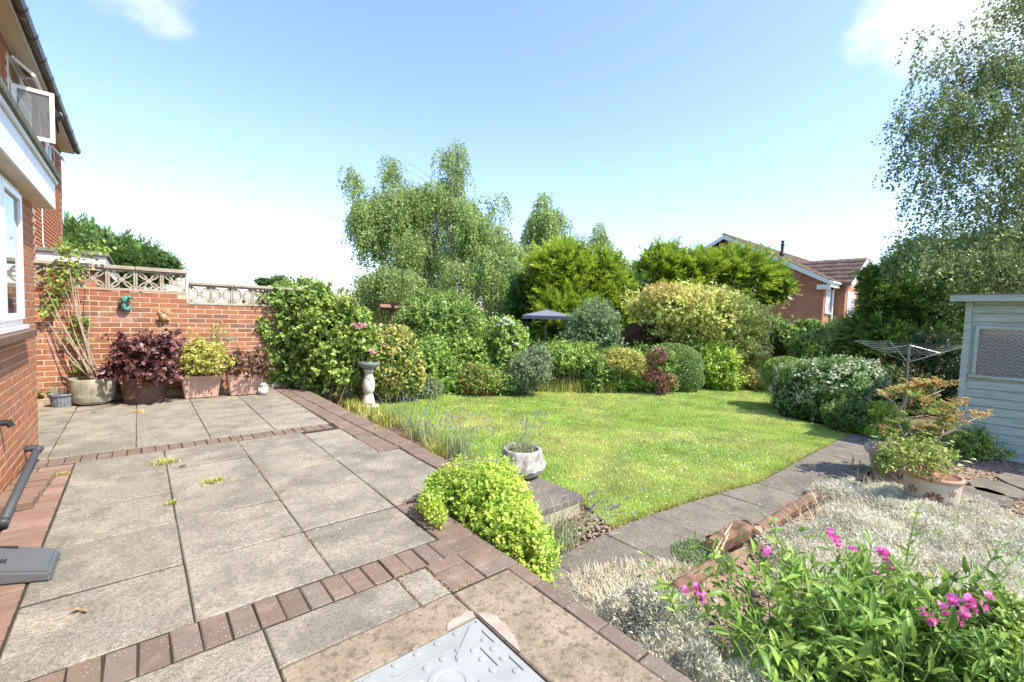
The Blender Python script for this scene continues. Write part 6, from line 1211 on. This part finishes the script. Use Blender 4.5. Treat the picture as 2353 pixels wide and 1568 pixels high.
for i in range(300):
    u = random.triangular(-.85, 1.1, .45); b0 = np.array([2.42, .46, GZ])+axis*u*.62+back*random.gauss(-.05, .16); b0[2] = GZ; h = random.uniform(.22, .62)*(1.0 if abs(u) < .7 else .75); d = axis*random.gauss(u*.22, .16)+back*random.gauss(.06, .15); n = 7; pts = []
    for k in range(n):
        s = k/(n-1); pts.append(b0+d*s**1.5+np.array([0, 0, h*math.sin(s*PI*.5)**.9])+RNG.normal(size=3)*.008)
    tube(bm, pts, list(np.linspace(.0042, .0018, n)), 4, False); tipsP.append((pts[-1], unit(pts[-1]-pts[-2])))
    for k in range(1, n):
        for s in (1, -1):
            f = pts[k]*(1-.0)+RNG.normal(size=3)*.006; ax = unit(pts[k]-pts[k-1]); a = random.uniform(0, 6.28); side = unit(np.cross(ax, np.array([math.cos(a), math.sin(a), .2])))*s; slots.append((f, unit(side*.9+ax*.55+np.array([0, 0, .15])), random.uniform(.055, .10)*(1 if k < n-1 else .65)))
        if random.random() < .4: tube(bm, [pts[k], pts[k]+RNG.normal(size=3)*.03+np.array([0, 0, .04]), pts[k]+RNG.normal(size=3)*.05+np.array([0, 0, .05])], [.0012, .001, .0006], 3, False)
for (x0, y0, x1, y1, d_) in ((1600, 1470, 1480, 1275, 2.15), (1560, 1420, 1510, 1345, 2.1), (1990, 1350, 2215, 1190, 2.35), (1830, 1330, 1745, 1170, 2.5), (2200, 1420, 2305, 1255, 1.95), (2230, 1420, 2345, 1275, 1.9), (1960, 1400, 1985, 1260, 2.2), (2080, 1300, 2110, 1170, 2.3), (1700, 1400, 1640, 1230, 2.3)):
    a, e = V(x0, y0, d_), V(x1, y1, d_); pts = [a+(e-a)*s+np.array([0, 0, .03*math.sin(s*PI)]) for s in np.linspace(0, 1, 8)]; tube(bm, pts, list(np.linspace(.0045, .0022, 8)), 4, False); tipsP.append((pts[-1], unit(e-a)))
    for k in range(1, 8):
        for s in (1, -1): ax = unit(e-a); slots.append((pts[k], unit(RX*s*.8+ax*.7+RNG.normal(size=3)*.25), random.uniform(.04, .085)*(1-.06*k)))
bm_link('stems', bm, plain('pea_stem', (.17, .26, .06), .6, .3, .2, 30), pea)
slots.sort(key=lambda s: -s[0][2]+.15*(s[0] @ FW)); objs = slots[:298]; rest = slots[298:]
for f, D, L_ in objs:
    o = bpy.data.objects.new('leaf', random.choice(LM)); COL.objects.link(o); o.parent = pea
    up_ = unit(np.array([0, 0, 1.0])+RNG.normal(size=3)*.5); y_ = unit(np.cross(up_, D)); z_ = np.cross(D, y_); o.matrix_local = Matrix(((D[0]*L_, y_[0]*L_, z_[0]*L_, f[0]-pea0[0]), (D[1]*L_, y_[1]*L_, z_[1]*L_, f[1]-pea0[1]), (D[2]*L_, y_[2]*L_, z_[2]*L_, f[2]-pea0[2]), (0, 0, 0, 1)))
lv = np.array([v.co[:] for v in LM[1].vertices]); lf = np.array([p.vertices[:] for p in LM[1].polygons]); Vv = []; Ff = []; k = 0
for f, D, L_ in rest:
    up_ = unit(np.array([0, 0, 1.0])+RNG.normal(size=3)*.6); y_ = unit(np.cross(up_, D)); z_ = np.cross(D, y_); Vv.append(f+(lv @ np.stack([D, y_, z_]))*L_); Ff.append(lf+k); k += len(lv)
me = np_mesh('pea_leaves', np.concatenate(Vv), np.concatenate(Ff), np.repeat(RNG.random(len(rest)), len(lf))); tag(link('leaf_mass', me, F_pea, pea, smooth=True), kind='stuff')
def peaflower(c, s, pale=False):
    s *= 1.02
    bm = bmesh.new(); fd = unit(-FW+RNG.normal(size=3)*.5); u = unit(np.cross(fd, [0, 0, 1])); w_ = np.cross(u, fd)
    def petal(cu, cw, ru, rw, cup):
        n = 9; ctr = bm.verts.new(c+(u*cu+w_*cw)*s); ring = [bm.verts.new(c+(u*(cu+ru*math.cos(2*PI*k/n))+w_*(cw+rw*math.sin(2*PI*k/n)))*s+fd*s*(cup+random.gauss(0, .07))) for k in range(n)]
        for k in range(n): bm.faces.new((ctr, ring[k], ring[(k+1) % n]))
    petal(0, .35, .85, .62, -.25); petal(-.28, -.15, .38, .5, .35); petal(.28, -.15, .38, .5, .35); petal(0, -.2, .2, .4, .5)
    o = bm_link('flower', bm, F_pink, pea); a = o.data.attributes.new('rnd', 'FLOAT', 'FACE'); a.data.foreach_set('value', RNG.uniform(0, 1, len(o.data.polygons)).astype(np.float32))
for x, y, d_, s in ((1912, 1232, 2.35, .030), (1905, 1222, 2.36, .024), (1918, 1240, 2.36, .026), (2030, 1265, 2.3, .026), (2035, 1280, 2.3, .026), (2022, 1270, 2.3, .02), (2018, 1315, 2.25, .028), (1975, 1285, 2.4, .024), (1605, 1360, 2.05, .026), (1612, 1372, 2.05, .026), (1600, 1352, 2.05, .022), (1575, 1357, 2.1, .02), (2190, 1380, 1.95, .027), (2220, 1385, 1.93, .034), (2230, 1378, 1.94, .024), (2135, 1418, 1.9, .032), (2142, 1428, 1.9, .026), (2205, 1430, 1.9, .024), (2275, 1370, 1.95, .022), (2165, 1390, 1.95, .018), (1768, 1262, 2.4, .02), (2240, 1400, 1.9, .02), (1960, 1262, 2.3, .022), (2045, 1300, 2.2, .026), (1625, 1385, 2.05, .02), (2170, 1402, 1.9, .028), (2120, 1405, 1.9, .024), (2215, 1412, 1.88, .028), (2260, 1392, 1.9, .026), (1760, 1270, 2.3, .022), (1925, 1250, 2.3, .022)): peaflower(V(x, y, d_-.13), s)
GC = [(2.75, -.15, -.12, .42, .38, .22), (3.1, -.35, -.1, .5, .4, .22)] + lobe_px(1.78, (2270, 1530, 130, 85), (2120, 1590, 110, 55), (2360, 1480, 110, 90))
bush('ground_cover_shrub', 'bright green small leaved bush in the bottom right corner', 'shrub', GC, 20000, .024, .016, F_lime if False else F_fresh, .15, .18, 6, stemn=6)
tag(carpet('sedum_patch', 'low pink tinged sedum between the pea and the silver carpet', 'ground cover', [tuple(G(x, y, -.27)[:2]) for x, y in ((1850, 1190), (1990, 1230), (2080, 1260), (2000, 1290), (1900, 1250), (1820, 1215))], 3500, .05, fmat('sedum_leaf', gs((.34, .13, .10), (.50, .30, .20))), (.018, .012)), kind='stuff')

# ================================================================ PATIO BITS
t = thing('inspection_cover', 'pale galvanised inspection cover with embossed pattern set in concrete', 'drain cover', (.89, 1.34, 0))
CX0, CX1, CY0, CY1 = .592, 1.184, 1.108, 1.585
boxo('frame', (CX0, CY0, -.03), (CX1, CY1, -.006), M_black, t); boxo('plate', (CX0+.006, CY0+.006, -.006), (CX1-.005, CY1-.006, .004), M_galv, t, .002)
def rib(name, x0, y0, x1, y1, w_, h=.0035):
    bm = bmesh.new(); d = np.array([x1-x0, y1-y0]); L_ = np.linalg.norm(d); d /= L_; n_ = np.array([-d[1], d[0]])*w_/2; a = np.array([x0, y0]); b2 = np.array([x1, y1]); q = [a-n_, b2-n_, b2+d*w_*.4, b2+n_, a+n_, a-d*w_*.4]; lo_ = [bm.verts.new((*p, .0038)) for p in q]; c = np.mean(q, 0); hi = [bm.verts.new((*(c+(p-c)*(1-.35*w_/np.linalg.norm(p-c)*1.0)), .004+h*1.7)) for p in q]
    bm.faces.new(hi)
    for i in range(6): bm.faces.new((lo_[i], lo_[(i+1) % 6], hi[(i+1) % 6], hi[i]))
    bm_link(name, bm, M_galv, t)
mx_, my_ = (CX0+CX1)/2, (CY0+CY1)/2
for sx, sy in ((1, 1), (-1, 1), (1, -1), (-1, -1)): rib('diagonal_rib', mx_+sx*.085, my_+sy*.07, mx_+sx*.255, my_+sy*.20, .034, .005)
for u in (.0,):
    rib('rib', mx_-.16, my_+.155, mx_+.14, my_+.155, .013); rib('rib', mx_-.16, my_-.155, mx_+.14, my_-.155, .013)
for x_, y0, y1 in ((.265, .06, .15), (.20, -.05, .07), (.265, -.13, -.04), (-.20, -.05, .07), (-.265, .02, .12)): rib('rib', mx_+x_, my_+y0, mx_+x_, my_+y1, .014)
def stud(x_, y_):
    bm = bmesh.new(); lathe(bm, [(.0155, .0038), (.0135, .0082), (.008, .0098)], 14, (x_, y_, 0)); bm_link('stud', bm, M_galv, t)
for i in range(5): stud(mx_-.22+i*.095, my_+.205); stud(mx_-.22+i*.095, my_-.205)
for i in range(4): stud(mx_-.11+i*.075, my_+.118); stud(mx_-.11+i*.075, my_-.118)
for y_ in (-.11, -.03, .035, .10): stud(mx_+.235, my_+y_)
for y_ in (-.05, .02, .08): stud(mx_+.165, my_+y_); stud(mx_-.165, my_+y_)
bm = bmesh.new(); lathe(bm, [(.088, .0038), (.083, .0075), (.062, .0075), (.056, .004), (.03, .0039)], 30, (mx_, my_, 0)); bm_link('ring', bm, M_galv, t)
for sx, sy in ((1, 1), (-1, 1), (1, -1), (-1, -1)):
    bm = bmesh.new(); lathe(bm, [(.007, .0038), (.006, .006), (.001, .006)], 10, (mx_+sx*.272, my_+sy*.213, 0)); bm_link('screw', bm, M_steel, t)
# drain guard bottom left
q = G(128, 1285, .06); t = thing('drain_guard', 'grey moulded plastic drain guard with slots by the house wall', 'drain cover', (q[0]-.15, q[1], 0))
bm = bmesh.new(); TOP = [G(-40, 1316, .07), G(113, 1314, .052), G(134, 1258, .052), G(-40, 1250, .07)]; BOT_ = [np.array([p[0]*1.0+dx, p[1]+dy, .0]) for p, (dx, dy) in zip(TOP, ((0, -.02), (.012, -.012), (.012, .012), (0, .02)))]
lo_ = [bm.verts.new(p) for p in BOT_]; hi = [bm.verts.new(p) for p in TOP]; bm.faces.new(lo_[::-1]); bm.faces.new(hi)
for i in range(4): bm.faces.new((lo_[i], lo_[(i+1) % 4], hi[(i+1) % 4], hi[i]))
bmesh.ops.bevel(bm, geom=[e for e in bm.edges], offset=.012, segments=3, affect='EDGES'); bm_link('shell', bm, M_greyplas, t)
for k in range(6): bm = bmesh.new(); c = G(4+k*7, 1257, .068); box(bm, c+np.array([-.004, -.012, -.004]), c+np.array([.004, .006, .004])); bm_link('slot', bm, M_black, t)
for k in range(2): bm = bmesh.new(); c = G(3+k*8, 1290, .068); box(bm, c+np.array([-.004, -.02, -.004]), c+np.array([.004, .02, .003])); bm_link('slot', bm, M_black, t)
# pipe at the foot of the wall
t = thing('waste_pipe', 'dark grey plastic waste pipe running down along the house wall foot', 'pipe', AX(60, 1080, -.7)); bm = bmesh.new(); P1, P2 = AX(86, 1032, -.675), G(4, 1208, .035)
tube(bm, [P1+np.array([0, .03, 0]), P1, P2], [.026, .026, .026], 14); bm_link('run', bm, M_pipe, t, smooth=True)
bm = bmesh.new(); tube(bm, [P1+np.array([-.10, .012, .012]), P1+np.array([-.01, .012, .008]), P1+np.array([.012, -.005, 0]), P1+np.array([.005, -.055, -.008])], [.028, .029, .030, .030], 14); bm_link('elbow', bm, M_pipe, t, smooth=True)
bm = bmesh.new(); tube(bm, [P2+(P1-P2)*.0, P2+(P1-P2)*.035], [.030, .030], 14); bm_link('socket', bm, M_pipe, t, smooth=True)
t = thing('outside_tap', 'black pipe stub on the house wall at the left edge', 'tap', AX(4, 973, -.74)); bm = bmesh.new(); c = AX(2, 973, -.745); tube(bm, [c, c+np.array([.035, 0, 0]), c+np.array([.05, 0, -.03])], [.022, .024, .02], 10); bm_link('stub', bm, M_black, t)
# floodlight and aerial
c = AX(128, 272, GX-.02); t = thing('floodlight', 'black floodlight bracketed under the neighbouring eaves', 'light', c); bm = bmesh.new(); box(bm, np.array([-.10, -.14, -.02]), np.array([.10, .14, .05]), Matrix.Translation(c) @ Matrix.Rotation(-.5, 4, 'Y')); bm_link('housing', bm, M_black, t)
bm = bmesh.new(); box(bm, np.array([.10, -.12, -.012]), np.array([.11, .12, .042]), Matrix.Translation(c) @ Matrix.Rotation(-.5, 4, 'Y')); bm_link('lens', bm, M_curtain, t); bm = bmesh.new(); tube(bm, [c, c+np.array([.02, .1, -.22])], .018, 6); bm_link('sensor', bm, M_black, t)
c = V(164, 566, 24); t = thing('television_aerial', 'thin rooftop aerial in front of the dense conifer', 'aerial', c-np.array([0, 0, .4])); bm = bmesh.new(); tube(bm, [c-np.array([0, 0, .9]), c+np.array([0, 0, .15])], .02, 5); bm_link('mast', bm, M_steel, t); bm = bmesh.new(); tube(bm, [c-RX*.4, c+RX*.4], .012, 4)
for k in range(7): q = c-RX*.36+RX*.12*k; tube(bm, [q-np.array([0, 0, .1]), q+np.array([0, 0, .1])], .006, 3)
bm_link('elements', bm, M_steel, t)
# weeds in the joints, fallen leaves
def weed(lab, x, y, r, n, h, m, w_=.005):
    c = G(x, y, 0); t = thing('weed_tuft', lab, 'weed', c, 'weeds growing in the patio joints'); B = c+RNG.normal(size=(n, 3))*np.array([r, r*.5, 0]); blades('blades', B, RNG.uniform(h*.4, h, n), w_, 1.6, m, t)
for a in (('ochre weed in the slab joint in front of the brown tub', 315, 948, .035, 90, .06, F_weed), ('yellow green tuft just below the far brick band', 380, 1065, .05, 130, .07, F_tuft), ('yellow grass tuft in the middle slab joint', 492, 1108, .045, 150, .05, F_tuft), ('pale yellow weed at the long joint left of centre', 393, 1158, .02, 60, .04, F_tuft), ('small green weed on the pink pavers by the wall', 143, 1092, .03, 60, .05, F_tuft), ('dry red weed on the brick edging near the herb', 942, 1155, .02, 50, .04, F_maroon), ('yellow weed on the far brick edging', 865, 985, .04, 60, .05, F_tuft)): weed(*a)
Jm = []
for x0, y0, x1, y1, n in ((-.63, 5.56, 1.8, 5.56, 900), (-.4, 5.33, 1.8, 5.33, 500), (.785, 2.5, .785, 5.3, 700), (-.63, 5.6, -.63, 8.3, 350), (-.025, 5.6, -.025, 7.6, 250), (.6, 6.17, 1.3, 6.17, 250), (1.026, 1.82, 1.026, 2.08, 160), (1.2, 1.82, 1.2, 2.1, 320), (1.21, 1.83, 1.42, 1.84, 160), (.9, 2.1, 1.2, 2.1, 160), (-.3, 4.7, .9, 4.7, 220), (.2, 4.1, 1.4, 4.1, 200), (.8, 3.51, 1.4, 3.51, 160), (1.41, 4.17, 1.9, 4.2, 160), (1.83, 4.17, 1.8, 5.4, 200)):
    f = RNG.random((n, 1)); ok = np.sin(f*23+x0*7)[:, 0]+np.sin(f*61+y0*5)[:, 0]*.8+RNG.normal(size=n)*.4 > .45; q = np.array([x0, y0, -.004])+(np.array([x1, y1, -.004])-np.array([x0, y0, -.004]))*f+RNG.normal(size=(n, 3))*np.array([.006, .006, 0]); Jm.append(q[ok])
Jm = np.concatenate(Jm); tag(blades('joint_weeds', Jm, RNG.uniform(.004, .013, len(Jm)), .005, 1.5, fmat('joint_moss', gs((.20, .13, .06), (.42, .32, .16)))), 'dry moss and tiny weeds lining the paving joints', 'moss', kind='stuff')
for lab, x, y, s in (('dry brown leaf lying on the nearest left slab', 190, 1402, .045), ('curled dead leaf beside the drain guard', 141, 1285, .03), ('dead leaf on the second slab by the yellow tuft', 418, 1074, .05), ('curled dead leaf below the drain guard', 62, 1332, .035), ('tiny dead leaf in front of the stone pot', 218, 948, .04)):
    c = G(x, y, .004); t = thing('fallen_leaf', lab, 'leaf', c, 'dead leaves on the patio')
    for k in range(2): a = random.uniform(0, 6.28); link('blade', leaf_mesh('blade', c[None]+np.array([[0, 0, .002]]), unit(np.array([[math.cos(a), math.sin(a), .18]])), np.array([[0, 0, 1.]]), s, s*.55, .35), fmat('dead_leaf', gs((.12, .07, .03), (.26, .17, .08)), trans=.05) if 'dead_leaf' not in bpy.data.materials else bpy.data.materials['dead_leaf'], t)
